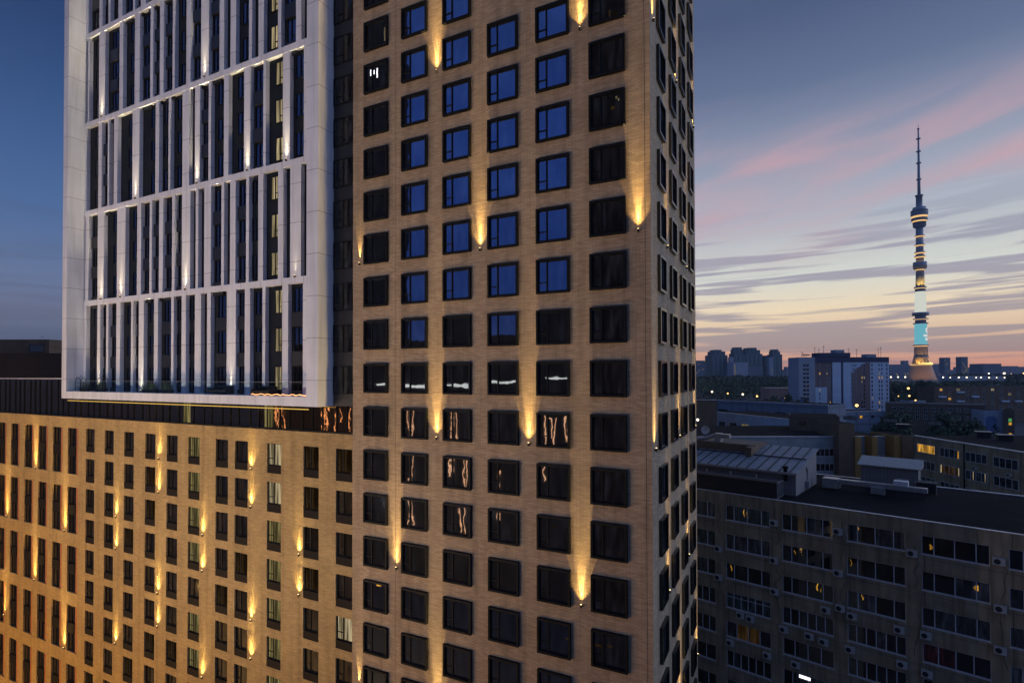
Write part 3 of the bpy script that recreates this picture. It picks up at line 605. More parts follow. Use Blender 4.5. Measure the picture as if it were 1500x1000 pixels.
# ------------------------------------------------------------------ dark neighbours behind the camera, mirrored in the windows
NY = -72.0
def neighbour(pxa, pxb, z1, lab, depth=14, back=0):
    xa, xb = behind(pxa, 540, NY - back).x, behind(pxb, 540, NY - back).x
    t = thing('neighbour_building', lab, 'building', ((xa + xb) / 2, NY - back - .3, 0)); w = xb - xa
    part('wall', bx(-w / 2, w / 2, -depth, 0, 0, z1), 'neigh', t); return t, (xa + xb) / 2
nb, nx = neighbour(380, 1010, ZR(8.0), 'dark low building across the street with pink light lines', 16)
b = MB()
for (px, y0, y1, sk) in ((598, 600, 632, 2), (602, 600, 700, 0), (600, 702, 768, 1), (662, 604, 700, -2), (666, 604, 644, 2), (677, 672, 740, 1), (682, 670, 780, -3), (671, 745, 778, 3), (728, 694, 716, 2), (733, 690, 718, -2), (729, 747, 761, 0), (797, 607, 705, 1), (806, 609, 640, 4), (815, 607, 648, -3), (828, 607, 645, 3), (834, 612, 644, 0), (394, 596, 628, -2), (401, 596, 627, 2), (412, 597, 630, 0), (469, 597, 634, 1), (473, 597, 630, -2), (476, 597, 632, 0), (487, 598, 634, 0), (496, 598, 620, 1), (508, 597, 636, 0), (455, 655, 690, -1), (453, 713, 740, 2), (497, 655, 680, -1), (860, 660, 690, 0)):
    p0 = behind(px, y0, NY) - Vector((nx, NY - .3, 0)); p1 = behind(px + sk, y1, NY) - Vector((nx, NY - .3, 0)); p0.y = p1.y = .12; b.tube([p0, p1], .075, 5)
part('light_line', b, 'led_pink', nb)
for (pa, pb, hh) in ((646, 697, 5.5), (782, 846, 6.0)):
    xa, xb = behind(pa, 540, NY).x - nx, behind(pb, 540, NY).x - nx; part('roof_box', bx(xa, xb, -6, -.1, ZR(8.0) + .004, ZR(8.0) + hh), 'neigh', nb)
b = MB()
for (pa, pb, y0, y1) in ((547, 566, 562, 565.5), (592, 628, 562.5, 567), (634, 700, 562, 566.5), (718, 760, 558.5, 562), (798, 836, 553.5, 556.5)):
    p0 = behind(pa, y1, NY); p1 = behind(pb, y0, NY); b.box(p0.x - nx, p1.x - nx, .05, .1, p0.z, p1.z)
part('lit_window_band', b, 'led_cool', nb)
neighbour(846, 1010, ZC + 110, 'tall dark tower across the street', 15, 17)
neighbour(505, 584, ZC + 110, 'slim tall dark tower across the street', 4, 17.5)

# ------------------------------------------------------------------ old office block behind the tower
OA = R(-14.833)
off = thing('office_block', 'weathered grey concrete office block with long window rows and a dark flat roof', 'office building', (1.0, 33.87, 0), OA)
U0, U1, OD = -32.0, 48.0, 19.6; OT = ZR(-13.62)
bays = [(-0.2 + 5.95 * k, 4.52 + 5.95 * k) for k in range(-5, 8)]
FLZ = [-14.93 - 3.27 * k for k in range(9)]
oh = [(a, c, ZR(z) - 1.72, ZR(z)) for (a, c) in bays for z in FLZ]
b = MB(); b.holed(U0, U1, 0, OT, oh, 0, 0.22); b.box(U0, U1, 0.45, OD, 0, OT - .06); b.quad((U0, 0, OT), (U1, 0, OT), (U1, .46, OT), (U0, .46, OT)); b.quad((U1, 0, 0), (U1, .46, 0), (U1, .46, OT), (U1, 0, OT))
part('wall', b, 'concrete', off)
b = MB(); b.quad((U0, .3, 0), (U1, .3, 0), (U1, .3, OT - .05), (U0, .3, OT - .05)); part('window_backing', b, 'black', off)
part('roof', bx(U0, U1, 0.47, OD - .02, OT - .055, OT - .01), 'roofing', off)
part('roof_edge', bx(U0, U1, -.06, .16, OT + .003, OT + .07), 'coping', off); part('roof_edge', bx(U0, U1, OD - .25, OD, OT + .003, OT + .10), 'coping', off)
for k in range(-5, 8):                                              # slabs stand a little proud under and over each row
    pass
def offwin(fr, mullion_h=None):
    w, h = 4.72, 1.72; b = MB(); y0, y1 = .08, .17
    b.box(0.003, .05, y0, y1, .003, h - .003); b.box(w - .05, w - .003, y0, y1, .003, h - .003); b.box(.05, w - .05, y0, y1, h - .05, h - .003); b.box(.05, w - .05, y0, y1, .003, .06)
    b.box(-.04, w + .04, -.06, -.004, -.05, .01)
    for q in fr: b.box(w * q - .035, w * q + .035, y0, y1, .06, h - .05)
    if mullion_h: b.box(.05, w - .05, y0 + .01, y1 - .01, h * .7, h * .7 + .05)
    return b.mesh('window', 'pvc')
OW = [offwin((.19, .5, .81)), offwin((.16, .33, .5, .67, .84)), offwin((.24, .5, .76)), offwin((.17, .34, .5, .66, .83), True)]
def offpane(kinds, fr):
    w, h = 4.72, 1.72; b = MB(); e = [0.03] + [w * q for q in fr] + [w - .03]; names = []
    for (a, c), k in zip(zip(e, e[1:]), kinds):
        if k not in names: names.append(k)
        b.quad((a, .13, .03), (c, .13, .03), (c, .13, h - .03), (a, .13, h - .03), names.index(k))
    return b.mesh('pane', names)
rr = random.Random(21); nwin = 0
for bi, (a, c) in enumerate(bays):
    for fi, z in enumerate(FLZ):
        if not (3 <= bi <= 10): continue
        if fi > 7: continue
        t = 0 if fi < 3 else (3 if (bi == 5 and fi == 3) else rr.choice((1, 1, 2, 0)))
        fr = ((.19, .5, .81), (.16, .33, .5, .67, .84), (.24, .5, .76), (.17, .34, .5, .66, .83))[t]
        base = rr.choices(('dimpane', 'greypane', 'greenpane'), (6, 3, 1))[0]
        ks = [base if rr.random() < .75 else rr.choice(('dimpane', 'greypane')) for _ in range(6)]
        if bi == 5 and fi == 3: ks = ['greenpane'] * 6
        if fi == 3 and bi in (8,): ks = ['redpane', 'redpane', 'dimpane', 'dimpane', 'dimpane', 'dimpane']
        if fi == 4 and bi == 5: ks = ['greypane', 'glow_dim', 'glow_dim', 'greypane', 'greypane', 'greypane']
        if fi == 5 and bi == 8: ks = ['greypane', 'glow_dim', 'greypane', 'glow_dim', 'greypane', 'greypane']
        w = link('window', OW[t], off, (a, 0, ZR(z) - 1.72)); link('pane', offpane(ks, fr), w); nwin += 1
# wavering lamp glints in its windows, painted as glowing shapes
for (u, z, w, h) in ((0.28, -22.0, .12, .75), (6.9, -18.8, .10, .45), (8.95, -21.9, .14, .75), (9.35, -22.1, .06, .6), (1.75, -15.6, .09, .9), (2.1, -15.6, .09, .9), (12.0, -18.75, .05, .7), (12.9, -21.9, .1, .55), (-1.0, -25.6, .1, .2), (12.6, -15.2, .08, .5), (18.2, -15.9, .25, .5), (21.3, -18.8, .35, .5)):
    b = MB(); n_ = 7                                                # outline wavers like a glint in old glass
    for k in range(n_):
        f0, f1 = k / n_, (k + 1) / n_; wv = lambda f: (.25 + .75 * math.sin(math.pi * min(1, f * .9 + .1))) * w * .5
        c0, c1 = u + w / 2 + .06 * math.sin(f0 * 5 + u), u + w / 2 + .06 * math.sin(f1 * 5 + u); z0, z1 = ZR(z) + h * (f0 - .5), ZR(z) + h * (f1 - .5)
        b.quad((c0 - wv(f0), .124, z0), (c0 + wv(f0), .124, z0), (c1 + wv(f1), .124, z1), (c1 - wv(f1), .124, z1))
    part('window_glow', b, 'glow_or' if h > .3 else 'glow_pale', off)
part('ceiling_lamp', bx(7.25, 8.3, .08, .125, ZR(-31.72), ZR(-31.42)), 'lit_white', off)
cb = random.Random(8)
for u in (-.9, 5.2, 11.2, 17.2, 23.2):
    for q in range(2):
        z = ZR(-14.2 - 6.5 * q - cb.uniform(0, 2)); p = [(u + cb.uniform(-.25, .35), -.03, z - k * .8) for k in range(6)]
        b = MB(); b.tube(p, .018, 5); part('cable', b, 'seam', off)
for k in range(9): part('floor_joint', bx(U0, U1, -.004, .01, FLZ[k] + ZC - 2.12, FLZ[k] + ZC - 2.09), 'seam', off)
# air conditioner boxes on the piers
def ac_meshes():
    b = MB(); b.box(-.42, .42, -.36, -.06, 0, .62); f = MB(); f.lathe(0, 0, [(.23, 0), (.23, .012)], 18); f.v = [(x - .1, -.372 - z + .012, y + .31) for x, y, z in f.v]
    br = MB(); br.box(-.35, -.30, -.34, -.003, -.06, -.003); br.box(.30, .35, -.34, -.003, -.06, -.003); return b.mesh('case', 'acbox'), f.mesh('fan_grille', 'acfan'), br.mesh('bracket', 'steel')
ACM = ac_meshes()
mo = Matrix.Rotation(OA, 4, 'Z')
names = {-1: 'pier beside the tower corner', 0: 'first', 1: 'second', 2: 'third', 3: 'fourth', 4: 'fifth'}
ACS = [(4.98, -16.35, 'top row, first pier right of the brick tower'), (10.95, -16.15, 'top row, second pier right of the brick tower'), (16.95, -17.0, 'top row, third pier right of the brick tower'), (22.95, -16.4, 'top row, last pier at the picture edge'),
       (-1.0, -20.35, 'second row, close beside the brick tower'), (4.95, -20.35, 'second row, right of the first full window'), (10.95, -20.25, 'second row, right of the second full window'), (23.0, -20.4, 'second row, last pier at the picture edge'),
       (-1.0, -23.6, 'third row, close beside the brick tower'), (4.97, -23.65, 'third row, right of the glowing orange glint'), (9.82, -24.25, 'third row, under the end of the second window'), (11.1, -23.7, 'third row, on the pier right of two glowing glints'), (12.1, -24.2, 'third row, lower of the pair beside the third window'), (15.9, -24.35, 'third row, under the right end of the third window'), (17.9, -24.25, 'third row, under the left end of the fourth window'), (22.96, -23.9, 'third row, last pier at the picture edge'),
       (1.4, -27.2, 'fourth row, left of the pair under the green blinds'), (2.47, -27.3, 'fourth row, right of the pair under the green blinds'), (5.85, -27.4, 'fourth row, under the left end of the second window'), (8.3, -27.35, 'fourth row, under the middle of the second window'), (9.6, -27.5, 'fourth row, under the right end of the second window'), (11.9, -27.5, 'fourth row, on the pier left of the red curtains'), (16.1, -27.5, 'fourth row, right end of the red curtained window'), (17.95, -27.7, 'fourth row, under the left end of the fourth window'),
       (0.25, -30.6, 'fifth row, under the left end of the first window'), (4.2, -30.7, 'fifth row, under the right end of the first window'), (7.0, -30.7, 'fifth row, above the white ceiling lamp')]
for u, z, where in ACS:
    p = Vector((1.0, 33.87, 0)) + mo @ Vector((u, -.004, ZR(z)))
    t = thing('air_conditioner', 'air conditioner on the concrete office, ' + where, 'air conditioner', p, OA, 'air conditioners on the office wall')
    c = link('case', ACM[0], t); link('fan_grille', ACM[1], c); link('bracket', ACM[2], t)

def on_off(u, v, z): return Vector((1.0, 33.87, 0)) + mo @ Vector((u, v, z))
# roof hut with the seamed metal roof
hut = thing('roof_hut', 'rooftop hut with a seamed metal lean-to roof and a dark slatted screen', 'roof hut', on_off(0, 0, OT + .02), OA)
E0, E1 = 2.65, 4.3                                                  # eaves and ridge above the roof
hu0, hu1, hv0, hv1 = -14.0, 6.3, 3.0, 12.5
b = MB(); b.quad((hu0, hv1, 0), (hu1, hv1, 0), (hu1, hv1, E1), (hu0, hv1, E1)); b.quad((hu1, hv0 + .3, 0), (hu1, hv1, 0), (hu1, hv1, E1 - .12), (hu1, hv0 + .3, E0 - .1)); b.quad((hu0, hv0 + .3, 0), (hu1, hv0 + .3, 0), (hu1, hv0 + .3, E0 - .1), (hu0, hv0 + .3, E0 - .1))
part('wall', b, 'ribbed', hut)
sl = (E1 - E0) / (hv1 - hv0); b = MB()
for (q0, q1) in ((0, .12),):
    b.quad((hu0, hv0 - .2, E0 - .04), (hu1 + .25, hv0 - .2, E0 - .04), (hu1 + .25, hv1, E1), (hu0, hv1, E1)); b.quad((hu0, hv0 - .2, E0 - .24), (hu1 + .25, hv0 - .2, E0 - .24), (hu1 + .25, hv1, E1 - .2), (hu0, hv1, E1 - .2))
    b.quad((hu1 + .25, hv0 - .2, E0 - .24), (hu1 + .25, hv1, E1 - .2), (hu1 + .25, hv1, E1), (hu1 + .25, hv0 - .2, E0 - .04))
rf = part('roof', b, 'seamroof', hut)
b = MB(); u = hu0 + .2
while u < hu1:
    b.v += []; i = len(b.v)
    for (uu, vv, zz_) in ((u, hv0 - .2, E0 - .035), (u + .13, hv0 - .2, E0 - .035), (u + .13, hv1, E1 + .005), (u, hv1, E1 + .005), (u, hv0 - .2, E0 + .03), (u + .13, hv0 - .2, E0 + .03), (u + .13, hv1, E1 + .07), (u, hv1, E1 + .07)): b.v.append((uu, vv, zz_))
    for q in ((4, 5, 6, 7), (0, 1, 5, 4), (1, 2, 6, 5), (3, 0, 4, 7)): b.f.append(tuple(i + k for k in q)); b.m.append(0)
    u += 1.15
b.box(hu0, hu1, hv0 + 4.7, hv0 + 4.85, E0 + 4.9 * sl - .02, E0 + 4.9 * sl + .09); part('seam', b, 'seam', rf)
part('eaves_board', bx(hu0, hu1 + .25, hv0 - .33, hv0 - .203, E0 - .28, E0 - .02), 'galv', rf)
sc = part('slat_screen', bx(hu0, 5.15, .35, .42, 0, 1.72), 'fencing', hut); part('screen_rail', bx(hu0, 5.2, .30, .47, 1.722, 1.80), 'brownbrick', sc)
b = MB()
for q in range(9): b.box(5.16, 5.20, .45 + .27 * q, .48 + .27 * q, .1, 1.7)
b.box(5.15, 5.21, .43, 2.7, 1.7, 1.76); b.box(5.15, 5.21, .43, 2.7, .05, .1); part('side_railing', b, 'galv', hut)
b = MB()
for q in range(7): b.box(hu0 + 2.8 * q, hu0 + 2.8 * q + .1, .9, 1.0, 1.9, E0 - .3); 
b.box(hu0, 5.2, .9, 1.0, 1.82, 1.9)
part('screen_post', b, 'galv', hut)
b = MB(); b.lathe(5.3, 3.1, [(.22, 1.6), (.22, 3.0), (.32, 3.02), (.32, 3.2), (.25, 3.25)], 12); part('flue', b, 'black', hut)
b = MB(); b.tube([(hu1 + .05, 8, 0), (hu1 + .05, 8, 2.0), (hu1 + .05, 7.6, 2.6)], .10); b.box(hu1 + .003, hu1 + .4, 7.2, 7.9, .3, 1.1); part('wall_pipe', b, 'galv', hut)
# upper flat part of the hut with a dark parapet
b = MB(); b.box(-12, 0.4, 8.6, 13.5, E0 + .4, E1 + .25); b.box(-0.3, 0.4, 7.0, 8.6, E0 + .5, E1 + .15); part('parapet', b, 'brownbrick', hut)
t = thing('satellite_dish', 'white satellite dish on the hut roof near the brick tower', 'satellite dish', on_off(-7.6, 12.8, OT + E1 + .27), OA)
b = MB(); b.lathe(0, 0, [(.02, 0), (.35, .06), (.6, .2), (.62, .2)], 18, cap=False); b.v = [(x, -z, y + 1.1) for x, y, z in b.v]; part('dish', b, 'pvc', t, smooth=True); b = MB(); b.tube([(0, 0.04, 0), (0, 0.04, 1.1)], .05); part('mast', b, 'steel', t)
t = thing('roof_duct', 'jumble of galvanised ducts on the hut roof beside the dish', 'ventilation duct', on_off(-5.0, 9.6, OT + E1 + .27), OA)
b = MB(); b.box(0, .8, -.5, .5, 0, 1.1); part('fan_box', b, 'galv', t); b = MB(); b.tube([(-2.2, -.6, .2), (-1.2, -.5, .35), (-.2, -.3, .75), (.02, 0, .8)], .25, 8); part('bent_pipe', b, 'galv', t); b = MB(); b.box(.82, 1.9, -.4, .4, .55, 1.05); part('duct_run', b, 'galv', t)
# ventilation plant further along the roof
P = at_z(1290, 722, OT); 
def loc_off(p): q = mo.inverted() @ (Vector((p.x, p.y, 0)) - Vector((1.0, 33.87, 0))); return q.x, q.y
t = thing('rooftop_cabin', 'grey ribbed cabin with a mono-pitch roof on the dark flat roof', 'roof cabin', on_off(*loc_off(at_z(1305, 716, OT)), OT), OA)
b = MB(); b.box(-3.0, 2.6, 0, 2.5, 0, 2.6); part('wall', b, 'ribbed', t)
b = MB(); b.quad((-3.3, -.4, 2.63), (2.9, -.4, 2.63), (2.9, 2.8, 3.35), (-3.3, 2.8, 3.35)); b.quad((-3.3, -.4, 2.55), (2.9, -.4, 2.55), (2.9, -.4, 2.63), (-3.3, -.4, 2.63)); b.quad((2.9, -.4, 2.55), (2.9, 2.8, 2.55), (2.9, 2.8, 3.35), (2.9, -.4, 2.63)); part('roof', b, 'galv', t)
part('hatch', bx(.6, 1.7, -.1, -.003, .3, 1.3), 'pvc', t)
t = thing('ventilation_duct', 'long galvanised air duct running along the roof in front of the cabin', 'ventilation duct', on_off(*loc_off(at_z(1290, 724, OT)), OT), OA)
b = MB(); b.box(-4.6, 4.2, -.45, .35, .75, 1.25); part('duct_run', b, 'galv', t); b = MB(); b.box(-5.6, -4.0, -.9, .6, .2, 1.30); part('fan_box', b, 'galv', t); b = MB(); b.box(1.2, 2.5, -.1, .9, 1.252, 1.7); part('duct_bend', b, 'coping', t); b = MB(); b.box(-.8, .5, -.95, -.46, .15, .9); part('filter_box', b, 'galv', t)
for q in (-3.5, -1, 1.5, 3.9): part('leg', bx(q, q + .08, -.3, -.22, 0, .748), 'steel', t)
t = thing('condenser_unit', 'dark condenser box with pale rails at the right end of the duct', 'condenser', on_off(*loc_off(at_z(1357, 722, OT)), OT), OA)
part('housing', bx(-.9, .9, -.5, .5, .15, 1.2), 'acfan', t); b = MB(); b.box(-1.0, 1.0, -.55, -.45, 1.203, 1.3); b.box(-1.0, 1.0, .45, .55, 1.203, 1.3); part('rail', b, 'galv', t)
for q in (-.96, .9): part('post', bx(q, q + .06, -.58, -.503, 0, 1.2), 'galv', t)

# ------------------------------------------------------------------ generic city blocks
def wmesh(w, h, bars, fk):
    b = MB(); y0, y1 = -.05, -.003; t = .08
    b.box(0, t, y0, y1, 0, h); b.box(w - t, w, y0, y1, 0, h); b.box(t, w - t, y0, y1, h - t, h); b.box(t, w - t, y0, y1, 0, t)
    for q in bars: b.box(w * q - .04, w * q + .04, y0, y1, t, h - t)
    return b.mesh('window', fk)
def pmesh(w, h, k):
    b = MB(); b.quad((.06, -.02, .06), (w - .06, -.02, .06), (w - .06, -.02, h - .06), (.06, -.02, h - .06)); return b.mesh('pane', k)
def facade(name, label, cat, A, B, ztop, depth, wall, roofk='roofing', zbot=None, coping=True):
    A, B = Vector((A[0], A[1], 0)), Vector((B[0], B[1], 0)); d = B - A; w = d.length
    zb = min(gz(A), gz(B)) - 1 if zbot is None else zbot
    t = thing(name, label, cat, (A.x, A.y, zb), math.atan2(d.y, d.x))
    part('wall', bx(0, w, 0, depth, 0, ztop - zb), wall, t)
    part('roof', bx(.3, w - .3, .3, depth - .3, ztop - zb + .003, ztop - zb + .05), roofk, t)
    if coping: part('roof_edge', bx(0, w, -.1, .28, ztop - zb + .004, ztop - zb + .16), 'coping', t)
    return t, w, ztop - zb
def windows(t, cols, rows, w, h, bars, fk, chooser, y=0.0):
    fm = wmesh(w, h, bars, fk); cache = {}
    for i, x in enumerate(cols):
        for j, z in enumerate(rows):
            k = chooser(i, j)
            if k is None: continue
            if k not in cache: cache[k] = pmesh(w, h, k)
            o = link('window', fm, t, (x, y, z)); link('pane', cache[k], o)
def P2(px, py, d): p = pt(px, py, d); return (p.x, p.y)
cr = random.Random(5)
# block on the right, running away from us, with lit orange rooms
t, w, h = facade('office_wing', 'concrete office wing with bright orange lit rooms, receding on the right', 'office building', P2(1339, 640, 114), P2(1600, 670, 79), ZR(-13.2), 30, 'concrete')
cols = [.9 + 5.95 * k for k in range(0, 6)]
def ch(i, j):
    return {(0, 0): 'glow_or', (1, 0): 'greypane', (0, 1): 'greypane', (1, 1): 'glow_dim'}.get((i, j), cr.choice(('dimpane', 'dimpane', 'greypane')))
windows(t, cols, [h - 3.15 - 3.3 * k for k in range(5)], 4.7, 1.75, (.25, .5, .75), 'pvc', ch)
for (u, z, ww, hh) in ((3.6, h - 2.9, .9, 1.4), (7.0, h - 6.3, .25, 1.5), (11.2, h - 6.2, .25, 1.4), (11.1, h - 3.0, .3, 1.4), (14.5, h - 6.3, .1, 1.5), (17, h - 6.3, .1, 1.5)): part('window_glow', bx(u, u + ww, -.03, -.024, z, z + hh), 'glow_or' if hh < 1.45 and z > h - 4 else 'glow_pale', t)
part('downpipe', bx(12.55, 12.75, -.15, -.01, 0, h), 'black', t)
for u, lab in ((15.2, 'air conditioner on the receding office wing below the upper windows'), (22, 'air conditioner on the receding office wing near the picture edge')):
    pp = t.matrix_basis @ Vector((u, -.01, h - 4.4)); a = thing('air_conditioner', lab, 'air conditioner', pp, t.rotation_euler.z, 'air conditioners on the office wing'); c = link('case', ACM[0], a); link('fan_grille', ACM[1], c); link('bracket', ACM[2], a)
for (px, py, d, lab) in ((1440, 640, 100, 'boxy vent on the receding wing roof left of the dish'), (1472, 645, 97, 'second boxy vent on the wing roof, right of the dish'), (1322, 628, 128, 'pair of pale vents on the roof behind the ochre pylons')):
    p = at_z(px, py, ZR(-13.1)); v = thing('roof_vent', lab, 'roof vent', (p.x, p.y, ZR(-13.15))); part('housing', bx(-1.1, 1.1, -.6, .6, 0, 1.1), 'fencing', v); part('cap', bx(-1.3, 1.3, -.7, .7, 1.103, 1.22), 'galv', v)
# blue grey wing facing us
t, w, h = facade('office_wing', 'bluish concrete office wing with four-pane windows behind the metal hut roof', 'office building', P2(985, 641, 122), P2(1300, 639, 122), ZR(-14.3), 26, 'concrete_b')
windows(t, [2.2 + 5.95 * k for k in range(7)], [h - 4.3 - 3.3 * k for k in range(4)], 4.1, 1.7, (.25, .5, .75), 'pvc', lambda i, j: 'glow_yel' if (i, j) in ((4, 1),) else cr.choice(('dimpane', 'greypane', 'dimpane')))
for i, (pa, pb, lab, wk, top) in enumerate(((1229, 1252, 'dark brown brick stair pylon left of the ochre strips', 'brownbrick', 620), (1253, 1262, 'narrow ochre pylon beside the brown brick one', 'ochre', 640), (1278, 1286, 'slim ochre strip pylon between small windows', 'ochre', 639), (1310, 1321, 'wide ochre pylon at the end of the bluish wing', 'ochre', 637), (1321.5, 1338, 'dark brown end wall beside the orange lit rooms', 'brownbrick', 637))):
    facade('stair_pylon', lab, 'pylon', P2(pa, 660, 120 - .3 * i), P2(pb, 660, 120 - .3 * i), pt(pa, top, 120).z, 8, wk, coping=False)
t, w, h = facade('stair_tower', 'low brown brick box standing on the roof of the bluish wing', 'roof box', P2(1156, 625, 136), P2(1230, 625, 131), pt(1200, 609, 133).z, 9, 'brownbrick', zbot=ZR(-14.25), coping=False)
windows(t, [2.2, 8.6], [h - 2.4], 1.5, .8, (), 'black', lambda i, j: 'dimpane')
# pale building with blue panels behind it
t, w, h = facade('panel_building', 'pale blue panel building with sloping parapet line beyond the first flat roof', 'building', P2(1049, 603, 190), P2(1160, 619, 158), pt(1105, 608.5, 174).z, 16, 'bluepanel')
windows(t, [1.5 + 5.6 * k for k in range(8)], [h - 5.3], 3.2, 2.4, (.33, .66), 'pvc', lambda i, j: 'glow_yel' if i == 2 else 'dimpane')
t, w, h = facade('brick_building', 'dark brown brick building close beside the side facade of the brick tower', 'building', P2(1000, 590, 170), P2(1050, 586, 168), pt(1030, 585.5, 170).z, 20, 'brownbrick')
t, w, h = facade('long_building', 'long low blue grey building with a bright roof edge below the park lamps', 'building', P2(1030, 582, 250), P2(1213, 597, 205), pt(1120, 589, 226).z, 14, 'slate')
windows(t, [8 + 13 * k for k in range(7)], [h - 5], 4.5, 1.2, (.5,), 'black', lambda i, j: 'dimpane')
for i, (px, d, lab) in enumerate(((1090, 240, 'brick chimney on the long blue grey roof'), (1147, 228, 'twin of slim vents on the long blue grey roof'), (1175, 222, 'vent at the right of the long blue grey roof'))):
    p = pt(px, 590, d); v = thing('roof_vent', lab, 'roof vent', (p.x, p.y, pt(px, 590, d).z - 1)); part('shaft', bx(-.6, .6, -.5, .5, 0, 3.2), 'slate', v); part('cap', bx(-.8, .8, -.7, .7, 3.203, 3.4), 'seam', v)
t, w, h = facade('park_pavilion', 'low building with pale metal roof among the park trees', 'building', P2(1126, 572, 430), P2(1172, 572, 430), pt(1150, 568, 430).z, 14, 'aptbrown', 'seamroof')
t, w, h = facade('low_annex', 'low annex with small windows in front of the tall apartment slab', 'building', P2(1214, 607, 250), P2(1297, 604, 255), pt(1255, 603, 250).z, 12, 'slate')
windows(t, [4 + 6 * k for k in range(4)], [h - 3.2], 1.6, 1.3, (.5,), 'black', lambda i, j: 'glow_or' if i == 2 else 'dimpane')

# tall apartment slab in brown and pale panels
D = 372.0
A, B = pt(1170, 560, D), pt(1303, 560, D)
apt = thing('apartment_slab', 'tall apartment slab of pale and brown panels with scattered orange lit windows', 'apartment block', (A.x, A.y, gz(A) - 1), math.atan2(B.y - A.y, B.x - A.x))
AZ = gz(A) - 1; aw = (B - A).length; sx = aw / 133.0
def ax(px): return (px - 1170) * sx
def azt(py): return pt(1236, py, D).z - AZ
segs = [('wall', 1170, 1194, 523, 'aptgrey', 0, 14), ('wall', 1194, 1220, 530.5, 'aptbrown', .8, 14), ('wall', 1220, 1232.5, 530.5, 'aptwhite', .3, 14), ('stair_shaft', 1232.5, 1236, 523, 'navy', 1.2, 14), ('wall', 1236, 1303, 530.5, 'aptwhite', .3, 14)]
for nm, a, c, top, k, off_, dp in segs: part(nm, bx(ax(a), ax(c), off_, dp, 0, azt(top)), k, apt)
part('attic', bx(ax(1194.1), ax(1246), 0.25, 13.5, azt(530.45), azt(522.5)), 'navy', apt); part('attic', bx(ax(1201), ax(1246), -.1, 10, azt(522.4), azt(516.5)), 'navy', apt); part('attic', bx(ax(1246.1), ax(1303), 0.2, 13.5, azt(530.45), azt(523)), 'navy', apt)
part('lift_house', bx(ax(1227), ax(1240), 2, 8, azt(516.4), azt(512)), 'aptgrey', apt); part('lift_house', bx(ax(1273), ax(1287), 2, 8, azt(522.9), azt(518.5)), 'aptgrey', apt)
b = MB(); 
for (q, top) in ((1248, 545), (1252, 541), (1256, 538), (1260, 536), (1264, 533)): b.box(ax(q), ax(q + 4.05), .1, .29, azt(598 - (q == 1248) * 4), azt(top))
b.box(ax(1268), ax(1275), .1, .29, azt(600), azt(531)); part('brown_inlay', b, 'aptbrown', apt)
b = MB(); b.box(ax(1195), ax(1212), .55, .79, 0, azt(567)); part('pale_inlay', b, 'aptwhite', apt)
rows = [azt(534.6 + 6.05 * k) - .9 for k in range(13)]
litset = {(2, 2): 'glow_or', (3, 2): 'glow_yel', (2, 6): 'glow_pale', (4, 9): 'glow_or', (4, 11): 'glow_or', (7, 3): 'glow_or', (7, 4): 'glow_yel', (7, 8): 'glow_dim', (8, 3): 'glow_pale', (10, 2): 'glow_yel', (10, 3): 'glow_or', (11, 3): 'glow_or', (9, 8): 'glow_yel', (10, 9): 'glow_or', (11, 9): 'glow_dim', (10, 11): 'glow_or', (6, 11): 'glow_dim', (1, 5): 'glow_dim', (1, 9): 'glow_dim'}
cx = [1176.5, 1181.2, 1200.5, 1211.5, 1216, 1249.5, 1253.5, 1262, 1265.5, 1277, 1287.5, 1291.5]
cxw = [3.9, 3.9, 1.9, 1.9, 1.5, 1.5, 1.5, 1.7, 1.7, 1.9, 1.7, 1.7]
yy = {0: 0, 1: 0, 2: .55, 3: .8, 4: .8, 5: .1, 6: .1, 7: .1, 8: .1, 9: .3, 10: .3, 11: .3}
cnt = 0; rest, restp = MB(), MB()
fm = {}
for i, q in enumerate(cx):
    for j, z in enumerate(rows):
        k = litset.get((i, j), 'dimpane' if cr.random() < .6 else 'greypane'); wd = cxw[i] * sx * 1.0
        if i < 2: k = litset.get((i, j), 'dimpane')
        if cnt < 100 or (i, j) in litset:
            kk = (round(wd, 3)); fm.setdefault(kk, wmesh(wd, 1.6, (.5,), 'pvc' if i > 1 else 'aptbrown')); fm.setdefault((kk, k), pmesh(wd, 1.6, k))
            o = link('window', fm[kk], apt, (ax(q), yy[i], z)); link('pane', fm[(kk, k)], o); cnt += 1
        else:
            restp.quad((ax(q), yy[i] - .03, z), (ax(q) + wd, yy[i] - .03, z), (ax(q) + wd, yy[i] - .03, z + 1.6), (ax(q), yy[i] - .03, z + 1.6))
for k in range(13): restp.quad((ax(1233.6), 1.17, rows[k]), (ax(1235), 1.17, rows[k]), (ax(1235), 1.17, rows[k] + 1.2), (ax(1233.6), 1.17, rows[k] + 1.2)); restp.quad((ax(1299), .27, rows[k]), (ax(1300.6), .27, rows[k]), (ax(1300.6), .27, rows[k] + 1.7), (ax(1299), .27, rows[k] + 1.7))
part('window', restp, 'dimpane', apt, kind='stuff')
for q, hh in ((1200, 4), (1206, 3), (1213, 5), (1250, 3), (1262, 2.5), (1294, 3), (1298, 4)):
    b = MB(); b.tube([(ax(q), 5, azt(523) if q > 1246 else azt(522)), (ax(q), 5, azt(516) + hh)], .12, 5); b.tube([(ax(q) - .9, 5, azt(516) + hh * .8), (ax(q) + .9, 5, azt(516) + hh * .8)], .08, 5); part('aerial', b, 'steel', apt)
sg = thing('rooftop_sign', 'small dark red lettering sign on the roof edge of the apartment slab', 'sign', (A.x, A.y, azt(523) + AZ), apt.rotation_euler.z)
b = MB()
for q in range(4): b.box(ax(1174.5) + 1.1 * q, ax(1174.5) + 1.1 * q + .12, 0, .1, 0, 1.2)
b.box(ax(1173.5), ax(1184.5), .02, .08, 1.0, 1.12); part('support', b, 'steel', sg)
u = ax(1173.2)
